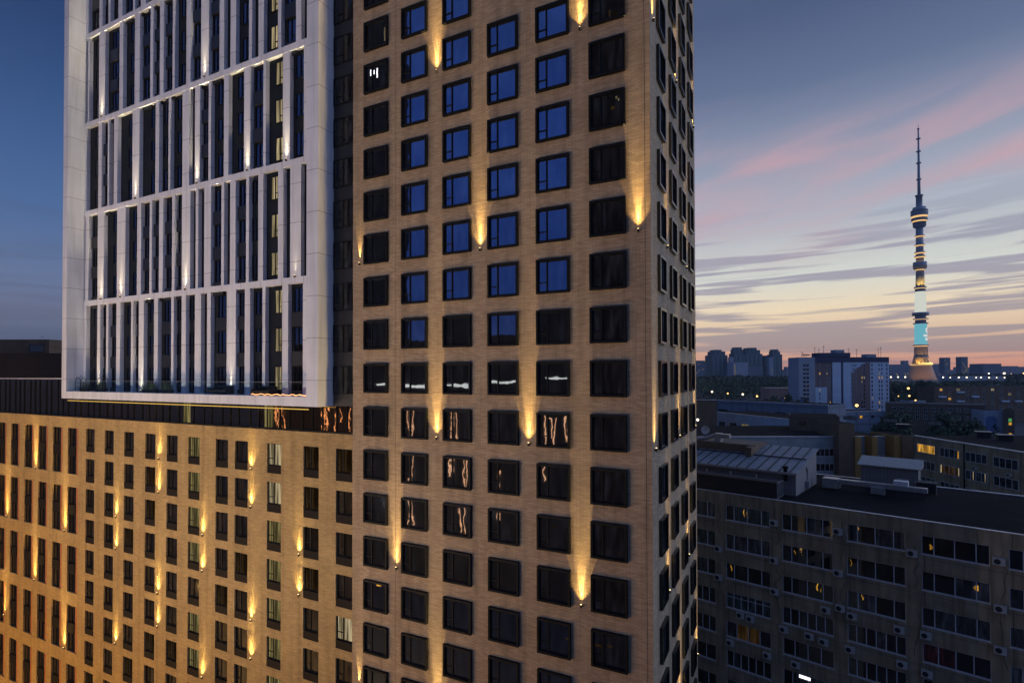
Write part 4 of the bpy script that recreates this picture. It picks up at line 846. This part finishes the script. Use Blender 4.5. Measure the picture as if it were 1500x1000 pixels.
def glyph(strokes, x, s, z):                                         # a letter from thick strokes on a unit grid
    b = MB()
    for (x0, z0, x1, z1) in strokes: b.tube([(x + x0 * s, -.05, z + z0 * s), (x + x1 * s, -.05, z + z1 * s)], .16, 5)
    return b
big = [(.1, 1.0, .7, 1.0), (.7, 1.0, .75, .65), (.75, .65, .35, .5), (.35, .5, .8, .35), (.8, .35, .7, .02), (.7, .02, 0, 0)]
o_ = [(.1, .0, .55, .0), (.55, 0, .55, .5), (.55, .5, .1, .5), (.1, .5, .1, 0)]
h_ = [(.1, 0, .1, .5), (.55, 0, .55, .5), (.1, .25, .55, .25)]; k_ = [(.1, 0, .1, .9), (.1, .25, .5, .5), (.2, .3, .55, 0)]
part('lettering', glyph(big, u, 2.1, 1.2), 'signred', sg); xx = u + 1.75
for gl_ in (o_, h_, k_, o_, h_): part('lettering', glyph(gl_, xx, 1.45, 1.25), 'signred', sg); xx += .95

# brick mid-rise and the long low block in front of it
t, w, h = facade('brick_midrise', 'dark brick apartment house with small balconies behind the low long block', 'apartment block', P2(1369, 580, 330), P2(1560, 580, 330), pt(1440, 566, 330).z, 14, 'brownbrick', coping=False)
def ch2(i, j): return {(0, 0): 'glow_or', (1, 2): 'glow_or', (2, 0): 'glow_yel', (1, 1): 'glow_dim', (1, 3): 'glow_dim', (6, 0): 'glow_pale', (8, 1): 'glow_yel'}.get((i, j), cr.choice(('dimpane', 'greypane', 'dimpane')))
windows(t, [3 + 5.2 * k for k in range(14)], [h - 2.6 - 2.75 * k for k in range(5)], 1.9, 1.5, (.5,), 'pvc', ch2)
for (u, j) in ((2, 1), (2, 3), (13, 0), (13, 2), (22, 1), (24, 3), (40, 2), (40, 4), (48, 2)): part('balcony', bx(u, u + 4.4, -1.1, -.06, h - 2.9 - 2.75 * j - .9, h - 2.9 - 2.75 * j), 'aptwhite', t)
t, w, h = facade('brick_lowrise', 'long low brick block with two rows of small windows behind the roofs', 'building', P2(1297, 594, 255), P2(1444, 600, 235), pt(1370, 591, 245).z, 12, 'brownbrick')
windows(t, [2.5 + 2.9 * k for k in range(15)], [h - 3.6, h - 7.0], 1.6, 1.7, (.5,), 'pvc', lambda i, j: cr.choice(('dimpane', 'dimpane', 'greypane')))
t, w, h = facade('gable_house', 'windowless grey gable wall with a pale mural, right of the low brick block', 'building', P2(1441, 615, 228), P2(1470, 612, 226), pt(1455, 601, 227).z, 12, 'aptgrey', coping=False)
b = MB(); b.box(.6, 4.6, -.08, -.003, h - 10.5, h - 3.2); b.box(1.2, 4.0, -.08, -.003, h - 3.19, h - 2.4); mu = part('mural', b, 'mural', t)
b = MB()
for (x0, z0, x1, z1) in ((4.2, 9.6, 3.6, 6.2), (3.6, 6.2, 2.9, 7.2), (3.9, 8, 5.2, 6.8), (4.1, 9, 3.0, 8.9), (3.8, 7.5, 3.9, 5.6), (4.4, 8.4, 5.6, 8.2)): b.tube([(x0, -.12, h - z0), (x1, -.12, h - z1)], .18, 5)
part('dark_branch', b, 'black', mu)
t, w, h = facade('stair_house', 'narrow dark stair house with a green and orange lit window', 'building', P2(1471, 615, 224), P2(1486, 612, 222), pt(1478, 599, 223).z, 10, 'brownbrick', coping=False)
gm = emit('lit_green_room', (0.10, .42, .14), .6); K['lit_green'] = gm
windows(t, [1.2], [h - 6.6], 1.2, 1.2, (), 'black', lambda i, j: 'glow_or'); windows(t, [1.2], [h - 5.3], 1.2, 1.6, (), 'black', lambda i, j: 'lit_green'); windows(t, [1.2], [h - 10.3], 1.2, .6, (), 'black', lambda i, j: 'glow_or')
t, w, h = facade('white_shed', 'small pale shed below the brick apartment house trees', 'shed', P2(1333, 588, 300), P2(1356, 588, 300), pt(1345, 586.5, 300).z, 8, 'aptgrey', coping=False)

# dark hotel behind the left end of the podium
t, w, h = facade('hotel_block', 'dark block rising behind the glazed storey at the left', 'building', P2(-60, 520, 100), P2(150, 520, 100), pt(40, 517.5, 100).z, 20, 'neigh', coping=False)
t, w, h = facade('hotel_penthouse', 'brown set-back storey with one dark window on top of the dark left block', 'building', P2(-50, 505, 108), P2(72, 505, 108), pt(20, 497.3, 108).z, 14, 'brownbrick', coping=False, zbot=pt(40, 518, 104).z)
windows(t, [12.6], [.5], 2.9, 1.5, (), 'black', lambda i, j: 'dimpane')
b = MB(); p0, p1 = pt(72, 518, 103), pt(96, 518, 103)
rl = thing('roof_railing', 'tall thin metal railing on the dark roof beside the white frame', 'railing', (p0.x, p0.y, p0.z - .1), math.atan2(p1.y - p0.y, p1.x - p0.x)); rw_ = (p1 - p0).length
for k in range(9): b.box(rw_ * k / 8 - .02, rw_ * k / 8 + .02, -.02, .02, 0, 2.5)
part('bar', b, 'steel', rl); b = MB()
for z in (1.3, 2.5): b.box(0, rw_, -.02, .02, z, z + .05)
part('rail', b, 'steel', rl)
b = MB(); ant = pt(62, 497, 108)
an = thing('roof_antenna', 'pale antenna frame on the brown set-back storey', 'antenna', (ant.x, ant.y, ant.z), 0)
b.tube([(0, 0, -.1), (0, 0, .5)], .05); b.tube([(-.5, 0, .45), (.6, 0, .5)], .05); part('bar', b, 'pvc', an)

# ------------------------------------------------------------------ high-rises on the horizon
def tower_block(px0, px1, ptop, d, wall, name, label, cat, steps=(), zb=None, depth=None):
    A, B = pt(px0, 545, d), pt(px1, 545, d); zb = gz(A) - 1
    t = thing(name, label, cat, (A.x, A.y, zb), math.atan2(B.y - A.y, B.x - A.x)); w = (B - A).length; dp = depth or min(w, 40)
    H = pt(px0, ptop, d).z - zb
    part('wall', bx(0, w, 0, dp, 0, H), wall, t)
    zc_ = H
    for (a, c, top) in steps:
        h2 = pt(px0, top, d).z - zb; part('setback', bx(w * a, w * c, dp * .1, dp * .9, zc_ + .01, h2), wall, t); zc_ = h2
    return t, w, H
D1 = 1150
def lit_windows(t, w, H, n, seed, k='glow_yel', zs=(.3, .95), xs=(.1, .9), s=2.2):
    q = random.Random(seed); m_ = pmesh(s, s * 1.1, k)
    for _ in range(n): link('window', m_, t, (w * q.uniform(*xs), -.02, H * q.uniform(*zs)))
for args in ((1041.5, 1066, 520, 'broad dark green stepped high-rise, leftmost of the cluster', ((.12, .90, 514.5), (.25, .68, 512))), (1074.5, 1091, 517.5, 'dark green stepped high-rise behind the pale lit block', ((.1, .9, 511.5), (.2, .8, 508.5))), (1091.5, 1117, 518, 'widest dark green stepped high-rise in the middle of the cluster', ((.1, .92, 512.5), (.28, .72, 509))), (1131, 1146, 519, 'dark green stepped high-rise, rightmost of the cluster', ((.12, .85, 514.5), (.2, .7, 511.5)))):
    t, w, H = tower_block(args[0], args[1], args[2], D1, 'ribtower', 'highrise', args[3], 'high-rise', args[4]); t['group'] = 'stepped high-rises on the horizon'
for (a, c, top, d, lab, k, n) in ((1019, 1033, 528, 1000, 'blue slab close beside the brick tower edge', 'slate', 5), (1069, 1075, 523, 1140, 'narrow pale slab left of the second high-rise', 'aptgrey', 0), (1074, 1096, 530.5, 1050, 'pale slab with a column of lit stair windows in the cluster', 'aptgrey', 6), (1096, 1118, 536, 1060, 'lower pale slab in front of the widest high-rise', 'slate', 0), (1118.5, 1127, 520.5, 1160, 'dark slim slab between the high-rises', 'ribtower', 0), (1127, 1133, 523, 1120, 'pale slim slab left of the rightmost high-rise', 'aptgrey', 1), (1033, 1041, 540, 1400, 'low far slab left of the cluster', 'farblock', 0)):
    t, w, H = tower_block(a, c, top, d, k, 'apartment_tower', lab, 'apartment block'); t['group'] = 'apartment slabs on the horizon'
    if n == 6:
        m_ = pmesh(2.4, 2.4, 'glow_yel')
        for q in range(8): link('window', m_, t, (2.0 + (q % 2) * .8, -.02, H - 6 - 3.0 * q))
    elif n: lit_windows(t, w, H, n, int(a))
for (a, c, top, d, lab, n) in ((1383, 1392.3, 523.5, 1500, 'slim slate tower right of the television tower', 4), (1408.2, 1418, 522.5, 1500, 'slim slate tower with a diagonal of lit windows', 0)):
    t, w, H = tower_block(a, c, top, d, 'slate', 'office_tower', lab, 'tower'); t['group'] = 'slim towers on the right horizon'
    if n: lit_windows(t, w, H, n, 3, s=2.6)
    else:
        m_ = pmesh(2.2, 2.2, 'glow_yel')
        for (u, v) in ((.2, .78), (.3, .74), (.35, .68), (.45, .62), (.55, .6), (.65, .55), (.8, .5), (.85, .44), (.7, .42), (.6, .36), (.75, .38), (.5, .3), (.62, .28), (.4, .24), (.25, .22), (.1, .3), (.05, .4), (.55, .42), (.8, .34)): link('window', m_, t, (w * u, -.02, H * (v * .75 + .1)))
t, w, H = tower_block(1440, 1467, 532.5, 1350, 'slate', 'hotel_slab', 'broad dark slab hotel on the right horizon', 'building')
q = random.Random(9); x = 1300
fl = [(1146, 1166, 541, 'far'), (1152, 1160, 537, 'far'), (1303, 1345, 533.5, ''), (1324, 1331, 528, ''), (1366, 1384, 533, ''), (1392, 1409, 541.5, ''), (1401, 1407, 537.5, ''), (1418, 1425, 538, ''), (1425, 1441, 541.5, ''), (1429, 1436, 539, ''), (1467, 1480, 537, ''), (1480, 1500, 538.5, ''), (1500, 1530, 537, ''), (1472, 1492, 536, '')]
words = ['low hazy block left of the apartment slab', 'small hazy block peeking left of the apartment slab', 'broad hillside of hazy buildings left of the television tower base', 'tiny domed block left of the television tower', 'hazy block between television tower and slim tower', 'low hazy block between the slim towers', 'small hazy block left of the lit slim tower', 'hazy block touching the lit slim tower', 'low far block left of the slab hotel', 'tiny far block left of the slab hotel', 'hazy block right of the slab hotel', 'long hazy block near the right picture edge', 'hazy block at the right picture edge', 'hazy stepped block near the right picture edge']
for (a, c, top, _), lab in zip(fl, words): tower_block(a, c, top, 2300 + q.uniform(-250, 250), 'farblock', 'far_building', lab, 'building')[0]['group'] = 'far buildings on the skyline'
t, w, H = tower_block(1402, 1473, 551, 950, 'aptgrey', 'exhibition_hall', 'long pale hall behind a row of bright lamps', 'hall'); lit_windows(t, w, H, 8, 4, 'glow_dim', (.3, .9), (.6, .98), 2.0)
t, w, H = tower_block(1303, 1385, 547, 1500, 'slate', 'hillside_building', 'dark terraced blocks around the foot of the television tower', 'building'); lit_windows(t, w, H, 9, 14, 'glow_pale', (.6, .98), (.02, .98), 2.4)

# ------------------------------------------------------------------ television tower
TDIST = 1158.0
tp = pt(1349.5, 548, TDIST); px2m = TDIST / FPX * 0.0 + 1158.0 / 797.96
tv = thing('television_tower', 'very tall floodlit television tower with a cyan lit screen and needle mast', 'television tower', (tp.x, tp.y, 0))
def tz(py): return pt(1349.5, py, TDIST).z
def tr_(wpx): return wpx / 2 * px2m
def lat(name, prof, k, n=24, parent=tv, smooth=True): b = MB(); b.lathe(0, 0, [(tr_(w), tz(y)) for w, y in prof], n); return part(name, b, k, parent, smooth=smooth)
lat('cone_base', [(42, 566), (39, 558), (32, 548), (26.5, 538), (24, 534.5)], 'tconc')
lat('cone_upper', [(22.5, 533.4), (21, 530), (18.5, 524), (17, 520.2)], 'tconc'); 
b = MB(); b.lathe(0, 0, [(tr_(16), tz(520)), (tr_(15.3), tz(506.6))], 32); sh = part('shaft', b, 'tconc', tv)
b = MB()
for k in range(24):
    a = 2 * math.pi * k / 24; r = tr_(15.9); b.tube([(r * 1.02 * math.cos(a), r * 1.02 * math.sin(a), tz(519.8)), (r * .98 * math.cos(a), r * .98 * math.sin(a), tz(507))], .55, 5)
part('rib', b, 'tdark', sh)
scr = lat('screen', [(15.6, 503.9), (15.0, 474.5)], 'cyan', 40)
# emblem and two lines of lettering on the lit screen, turned a little to the right
def onscreen(px, py, off=.25):
    rad = tr_(15.3); s_ = max(-.98, min(.98, (px - 1349.5) * px2m / rad)); a = math.asin(s_)
    dirv = RGT * math.sin(a) - FWD * math.cos(a); return dirv * (rad + off) + Vector((0, 0, tz(py)))
b = MB()
def patch(x0, x1, y0, y1):
    n = 4
    for k in range(n):
        a, c = x0 + (x1 - x0) * k / n, x0 + (x1 - x0) * (k + 1) / n
        b.quad(onscreen(a, y1), onscreen(c, y1), onscreen(c, y0), onscreen(a, y0))
for (x0, x1, y0, y1) in ((1347.8, 1349.0, 490.2, 493.4), (1349.3, 1350.7, 490.2, 493.4), (1351.0, 1352.6, 490.2, 493.4), (1352.9, 1354.3, 490.2, 493.4), (1354.6, 1356.2, 490.2, 493.4), (1350.0, 1351.2, 495.4, 498.8), (1351.5, 1353.1, 495.4, 498.8), (1353.4, 1356.4, 495.4, 498.8)): patch(x0, x1, y0, y1)
for k in range(14):                                                   # ring emblem with a flame at its upper right
    a0, a1 = 2 * math.pi * k / 14, 2 * math.pi * (k + 1) / 14; c_, r0, r1 = (1354.0, 484.0), 1.7, 4.2
    q = lambda a, r: onscreen(c_[0] + r * .8 * math.cos(a), c_[1] + r * math.sin(a))
    b.quad(q(a0, r1), q(a1, r1), q(a1, r0), q(a0, r0))
b.quad(onscreen(1355.6, 481), onscreen(1356.6, 481), onscreen(1357, 477.5), onscreen(1356.2, 476.5))
part('lettering', b, 'cyan_t', scr)
lat('neck', [(13.6, 473), (13.6, 462)], 'tdark'); 
lat('white_screen', [(14.2, 456.8), (13.2, 427.3)], 'cyan_w', 40); lat('screen_cap', [(13.2, 427.2), (12.4, 420.8)], 'tdark')
lat('shaft', [(11.2, 420), (10.0, 395)], 'tconc'); lat('shaft', [(9.6, 384), (9.2, 333.6)], 'tdark')
for (w, y0, y1, k) in ((19, 506.5, 504.9, 'tdark'), (18.5, 474.4, 473.1, 'tdark'), (19, 467.5, 466.6, 'tdark'), (20.5, 461.9, 457.8, 'tdark'), (15, 421.9, 420.1, 'tdark'), (17, 392.9, 384.1, 'tdark'), (14, 394.9, 393.0, 'tdark'), (13, 376.5, 374.6, 'tdark'), (13, 370.6, 368.9, 'tdark'), (12.5, 359.5, 358.4, 'tdark'), (12.5, 346.2, 345.2, 'tdark')): lat('ring_deck', [(w, y0), (w, y1)], k)
for (w, y0, y1) in ((16.5, 507.6, 506.6), (14.5, 474.9, 474.45), (14.6, 468.3, 467.6), (13.2, 423, 422), (11.5, 396, 395), (13.2, 378, 376.6), (13.2, 372, 370.7), (11.8, 347.4, 346.3), (11.8, 360.8, 359.6), (13, 385.6, 384.0), (20.3, 319.8, 317.0), (17.6, 325.8, 323.8)): lat('ring_light', [(w, y0), (w, y1)], 'gold')
lat('ring_light', [(28, 534.4), (28, 533.5)], 'gold')
lat('head', [(12, 333.5), (16, 332), (16.4, 326), (17.4, 325.9), (17.4, 323.7), (18.5, 323.6), (20.2, 322), (20.2, 310.5), (18.5, 310.4), (18.5, 307.5), (17, 307.4), (16, 304)], 'tdark')
b = MB()
for y in (309.3, 312.5, 315): b.lathe(0, 0, [(tr_(21.5), tz(y)), (tr_(21.5), tz(y - .7))], 24)
part('gallery', b, 'tdark', tv)
lat('mast_base', [(8.5, 304), (8, 303), (8, 287.4), (10.2, 287.3), (10.2, 286)], 'tdark')
lat('mast', [(4.2, 286), (3.8, 264), (3.2, 240), (2.6, 222), (2.2, 204), (1.8, 190), (.5, 189), (.5, 182)], 'tdark', 10)
for y, w in ((263, 6.6), (239, 6.4), (222, 6), (203.5, 5.6), (189, 3.2)): lat('mast_platform', [(w, y + .6), (w, y - .6)], 'tred' if w < 4 else 'tdark', 10)
bl = MB()
for k in range(-5, 6):
    a = k * .16; dv = RGT * math.sin(a) - FWD * math.cos(a); q = dv * tr_(26); bl.box(q.x - .8, q.x + .8, q.y - .8, q.y + .8, tz(533), tz(531.6))
part('floodlamp', bl, 'bulb_o', tv)
for k in (-1.0, -.35, .35, 1.0):
    dv = RGT * math.sin(k) - FWD * math.cos(k); q = dv * tr_(30)
    light('tower_flood', 'SPOT', tp + q + Vector((0, 0, tz(534) - tp.z)), 30000, (1, .50, .06), None, aim=tp + Vector((0, 0, tz(515) - tp.z)), size=R(70), radius=1.0)
    q2 = dv * tr_(80); light('tower_flood', 'SPOT', tp + q2 + Vector((0, 0, tz(551) - tp.z)), 18000, (1, .44, .09), None, aim=tp + Vector((0, 0, tz(543) - tp.z)), size=R(60), radius=1.0)
    q3 = dv * tr_(24); light('tower_flood', 'SPOT', tp + q3 + Vector((0, 0, tz(422) - tp.z)), 14000, (1, .70, .2), None, aim=tp + Vector((0, 0, tz(405) - tp.z)), size=R(60), radius=1.0)

# ------------------------------------------------------------------ trees
def crown_mb(n, w, d, h, z0, leaf, seed, lobes=7):
    q = random.Random(seed); b = MB(); L_ = []
    for k in range(lobes):
        a = q.uniform(0, 6.28); rr_ = q.uniform(.1, .62); L_.append((w * rr_ * math.cos(a), d * rr_ * math.sin(a), z0 + h * q.uniform(.25, .78), q.uniform(.26, .46)))
    for _ in range(n):
        c = q.choice(L_); v = Vector((q.gauss(0, 1), q.gauss(0, 1), q.gauss(0, 1))).normalized() * (q.random() ** .35)
        p = Vector((c[0] + v.x * w * c[3], c[1] + v.y * d * c[3], c[2] + v.z * h * c[3] * .8)); s = leaf * q.uniform(.5, 1.3)
        n_ = (v + Vector((q.gauss(0, .5), q.gauss(0, .5), q.gauss(0, .5)))).normalized(); a = n_.orthogonal().normalized(); e = n_.cross(a)
        b.quad(p - a * s, p - e * s * .6, p + a * s, p + e * s * .6)
    return b
def trunk_mb(h, r, seed, w):
    q = random.Random(seed); b = MB(); b.tube([(0, 0, 0), (.1 * r, 0, h * .3), (-.2 * r, .1, h * .6), (0, 0, h * .85)], [r, r * .75, r * .5, r * .2], 7)
    for k in range(4):
        a = q.uniform(0, 6.28); z = h * q.uniform(.3, .55); b.tube([(0, 0, z), (w * .25 * math.cos(a), w * .25 * math.sin(a), z + h * .15), (w * .5 * math.cos(a), w * .5 * math.sin(a), z + h * .25)], [r * .45, r * .3, r * .1], 5)
    return b
CR = [crown_mb(2600, 6.5, 6.5, 15, 4, .55, s).mesh('crown', 'leaf') for s in (1, 2, 3)]; TR = [trunk_mb(17, .4, s, 6).mesh('trunk', 'bark') for s in (1, 2, 3)]
tr_rng = random.Random(12)
TREES = [(1313, 562, 470, 'the tall apartment slab'), (1330, 560, 480, ''), (1347, 557.5, 460, ''), (1360, 557, 440, ''), (1372, 559, 470, ''), (1386, 561, 480, ''), (1306, 572, 400, ''), (1322, 573, 390, ''), (1338, 572, 395, ''), (1354, 570, 390, ''), (1366, 572, 385, ''),
         (1300, 606, 215, ''), (1318, 604, 220, ''), (1377, 607, 205, ''), (1393, 606, 205, ''), (1410, 612, 200, ''), (1432, 617, 195, ''), (1150, 578, 330, ''), (1172, 583, 300, ''), (1130, 577, 360, ''), (1405, 563, 520, ''), (1420, 563, 540, ''), (1437, 562, 560, ''), (1490, 548, 900, ''), (1478, 549, 880, '')]
tlabs = ['dark tree right of the apartment slab, upper row', 'dark tree below the left foot of the television tower', 'dark tree right in front of the television tower base', 'tall dark tree in front of the right side of the tower base', 'dark tree below the right foot of the television tower', 'dark tree left of the brick apartment house', 'dark tree close beside the right edge of the apartment slab', 'dark tree between the slab and the left yellow lamp', 'dark tree between the two yellow lamps', 'dark tree right beside the second yellow lamp', 'dark tree at the left end of the brick apartment house',
         'low dark tree in front of the long brick block, leftmost', 'low dark tree in front of the long brick block, second from left', 'rounded tree before the middle of the long brick block', 'rounded tree before the long brick block, right of the middle one', 'low tree below the right end of the long brick block', 'low tree left of the mural wall', 'dark tree in front of the park pavilion', 'dark tree left of the apartment slab foot', 'dark tree left of the park pavilion', 'tree top behind the brick apartment house roof, leftmost', 'tree top behind the brick apartment house roof, middle', 'tree top behind the brick apartment house roof, right', 'distant dark tree near the right picture edge', 'distant dark tree left of the right edge lamp']
for i, ((px, py, d, _), lab) in enumerate(zip(TREES, tlabs)):
    p = pt(px, py, d); g0 = gz(p); hh = max(7.0, p.z - g0); s = hh / 19.0
    t = thing('tree', lab, 'tree', (p.x, p.y, g0), tr_rng.uniform(0, 6), 'trees between the buildings'); t.scale = (max(s, .8), max(s, .8), s)
    k = i % 3; link('trunk', TR[k], t); link('crown', CR[k], t)
def far_wood():                                                      # the park wood reads as one dark mass
    q = random.Random(33); b = MB()
    def clump(px, d, top_py, w, n, leaf):
        p = pt(px, top_py, d); g0 = gz(p); h = max(6, p.z - g0)
        for _ in range(n):
            v = Vector((q.gauss(0, .45), q.gauss(0, .45), 0)); zz_ = q.random() ** .6
            c = Vector((p.x + v.x * w, p.y + v.y * w, g0 + h * zz_ * (1 - .25 * min(1, v.length)))); s = leaf * q.uniform(.6, 1.4)
            n_ = Vector((q.gauss(0, 1), q.gauss(0, 1), q.gauss(.6, 1))).normalized(); a = n_.orthogonal().normalized(); e = n_.cross(a)
            b.quad(c - a * s, c - e * s * .7, c + a * s, c + e * s * .7)
    for px in range(1012, 1180, 6): clump(px + q.uniform(-2, 2), 920 + q.uniform(-40, 40), 549.5 + q.uniform(-.8, 1.5), 15, 130, 1.7)
    for px in range(1012, 1185, 7): clump(px + q.uniform(-2, 2), 760 + q.uniform(-40, 40), 553 + q.uniform(-1, 2), 15, 130, 1.5)
    for px in range(1012, 1185, 8): clump(px + q.uniform(-2, 2), 620 + q.uniform(-40, 40), 559 + q.uniform(-1.5, 2), 14, 140, 1.3)
    for px in range(1012, 1150, 9): clump(px + q.uniform(-2, 2), 500 + q.uniform(-30, 30), 566 + q.uniform(-1.5, 2), 13, 150, 1.1)
    for px in range(1300, 1404, 7): clump(px + q.uniform(-2, 2), 560 + q.uniform(-30, 30), 558 + q.uniform(-1.5, 2), 13, 150, 1.2)
    for px in range(1385, 1520, 8): clump(px + q.uniform(-2, 2), 760 + q.uniform(-40, 40), 558 + q.uniform(-1.5, 2), 16, 120, 1.5)
    for px in range(1400, 1530, 9): clump(px + q.uniform(-2, 2), 1150 + q.uniform(-40, 40), 546.5 + q.uniform(-.6, 1), 20, 110, 2.2)
    o = part('park_wood', b, 'leaf', None, kind='stuff'); tag(o, 'dark mass of park trees stretching below the skyline', 'wood'); return o
far_wood()

# ------------------------------------------------------------------ street lamps in the distance
bulbs = [(1043, 573.5, 470, .9, 'w', 'park lamp nearest the brick tower edge'), (1066, 576, 455, .75, 'o', 'second park lamp from the brick tower edge'), (1088, 577.2, 445, .9, 'w', 'third park lamp from the brick tower edge'), (1109, 580, 430, .9, 'o', 'fourth park lamp from the brick tower edge'), (1150, 582.5, 415, .5, 'o', 'faint lamp before the park pavilion'), (1167, 590, 380, .6, 'o', 'lamp left of the apartment slab foot'),
         (1305, 552, 900, 1.6, 'w', 'bright lamp touching the right edge of the apartment slab'), (1315.5, 552, 900, 1.4, 'w', 'bright lamp, second right of the apartment slab'), (1326, 552, 900, 1.6, 'w', 'bright lamp just left of the television tower foot'), (1381.5, 552.4, 900, 1.5, 'w', 'bright lamp just right of the television tower foot'), (1392, 552.7, 900, 1.1, 'w', 'lamp below the left slim tower'), (1404.5, 552.5, 900, 1.5, 'w', 'bright lamp at the left end of the pale hall'), (1416, 552.5, 900, 1.5, 'w', 'second bright lamp of the pale hall'), (1430, 552.8, 900, 1.2, 'w', 'third bright lamp of the pale hall'), (1437, 552.7, 900, 1.4, 'w', 'fourth bright lamp of the pale hall'), (1449, 552.8, 900, 1.4, 'w', 'lamp below the slab hotel, lower of two'), (1460, 552.8, 900, 1.1, 'w', 'lamp right of the slab hotel in the low row'), (1471.5, 552.8, 900, 1.2, 'w', 'last lamp of the low row at the hall end'), (1448.5, 546.8, 960, 1.4, 'w', 'high mast lamp in front of the slab hotel'), (1471, 546.6, 960, 2.3, 'w', 'brightest high mast lamp right of the slab hotel'), (1481, 547.2, 1000, .7, 'o', 'small dim lamp right of the brightest mast lamp'), (1499.5, 546.5, 960, 1.6, 'o', 'orange lamp cut by the right picture edge'),
         (1255, 593.5, 262, .85, 'o', 'orange globe lamp in front of the apartment slab'), (1213.5, 606.5, 240, .8, 'w', 'white lamp at the foot of the apartment slab'), (1330.5, 568.5, 380, .9, 'o', 'left yellow lamp among the dark trees'), (1353.5, 575.5, 370, 1.0, 'o', 'right yellow lamp among the dark trees'), (1332, 579.5, 360, .7, 'o', 'lower yellow lamp under the left yellow lamp'), (1316, 580, 375, .4, 'o', 'tiny yellow lamp in the dark trees'), (1341, 586, 290, .45, 'o', 'tiny lamp over the pale shed'), (1022, 614.5, 150, .42, 'w', 'white wall lamp close beside the brick tower corner')]
for (px, py, d, r, k, lab) in bulbs:
    p = pt(px, py, d); g0 = min(gz(p), p.z - 3); h = p.z - g0
    r *= .72 if d > 600 else .85
    t = thing('street_lamp', lab, 'street lamp', (p.x, p.y, g0), YAW, 'lamps across the city')
    b = MB(); b.lathe(0, 0, [(.14, 0), (.08, h - r)], 6); part('pole', b, 'steel', t)
    b = MB(); b.lathe(0, 0, [(r * .1, h - r), (r * .75, h - r * .6), (r, h), (r * .7, h + r * .6), (r * .1, h + r * .85)], 10); part('lamp_globe', b, 'bulb_' + k, t, smooth=True)

# ------------------------------------------------------------------ evening air
m, t, o = newmat('evening_air'); pv = N(t, 'ShaderNodeVolumePrincipled'); pv.inputs['Color'].default_value = (0.80, 0.86, 1.0, 1); pv.inputs['Density'].default_value = 0.00007; pv.inputs['Anisotropy'].default_value = 0.0
t.links.new(pv.outputs[0], o.inputs['Volume']); K['air'] = m
kindof(part('haze', bx(-2900, 2900, -2900, 2900, -1.5, 720), 'air', None), 'stuff')
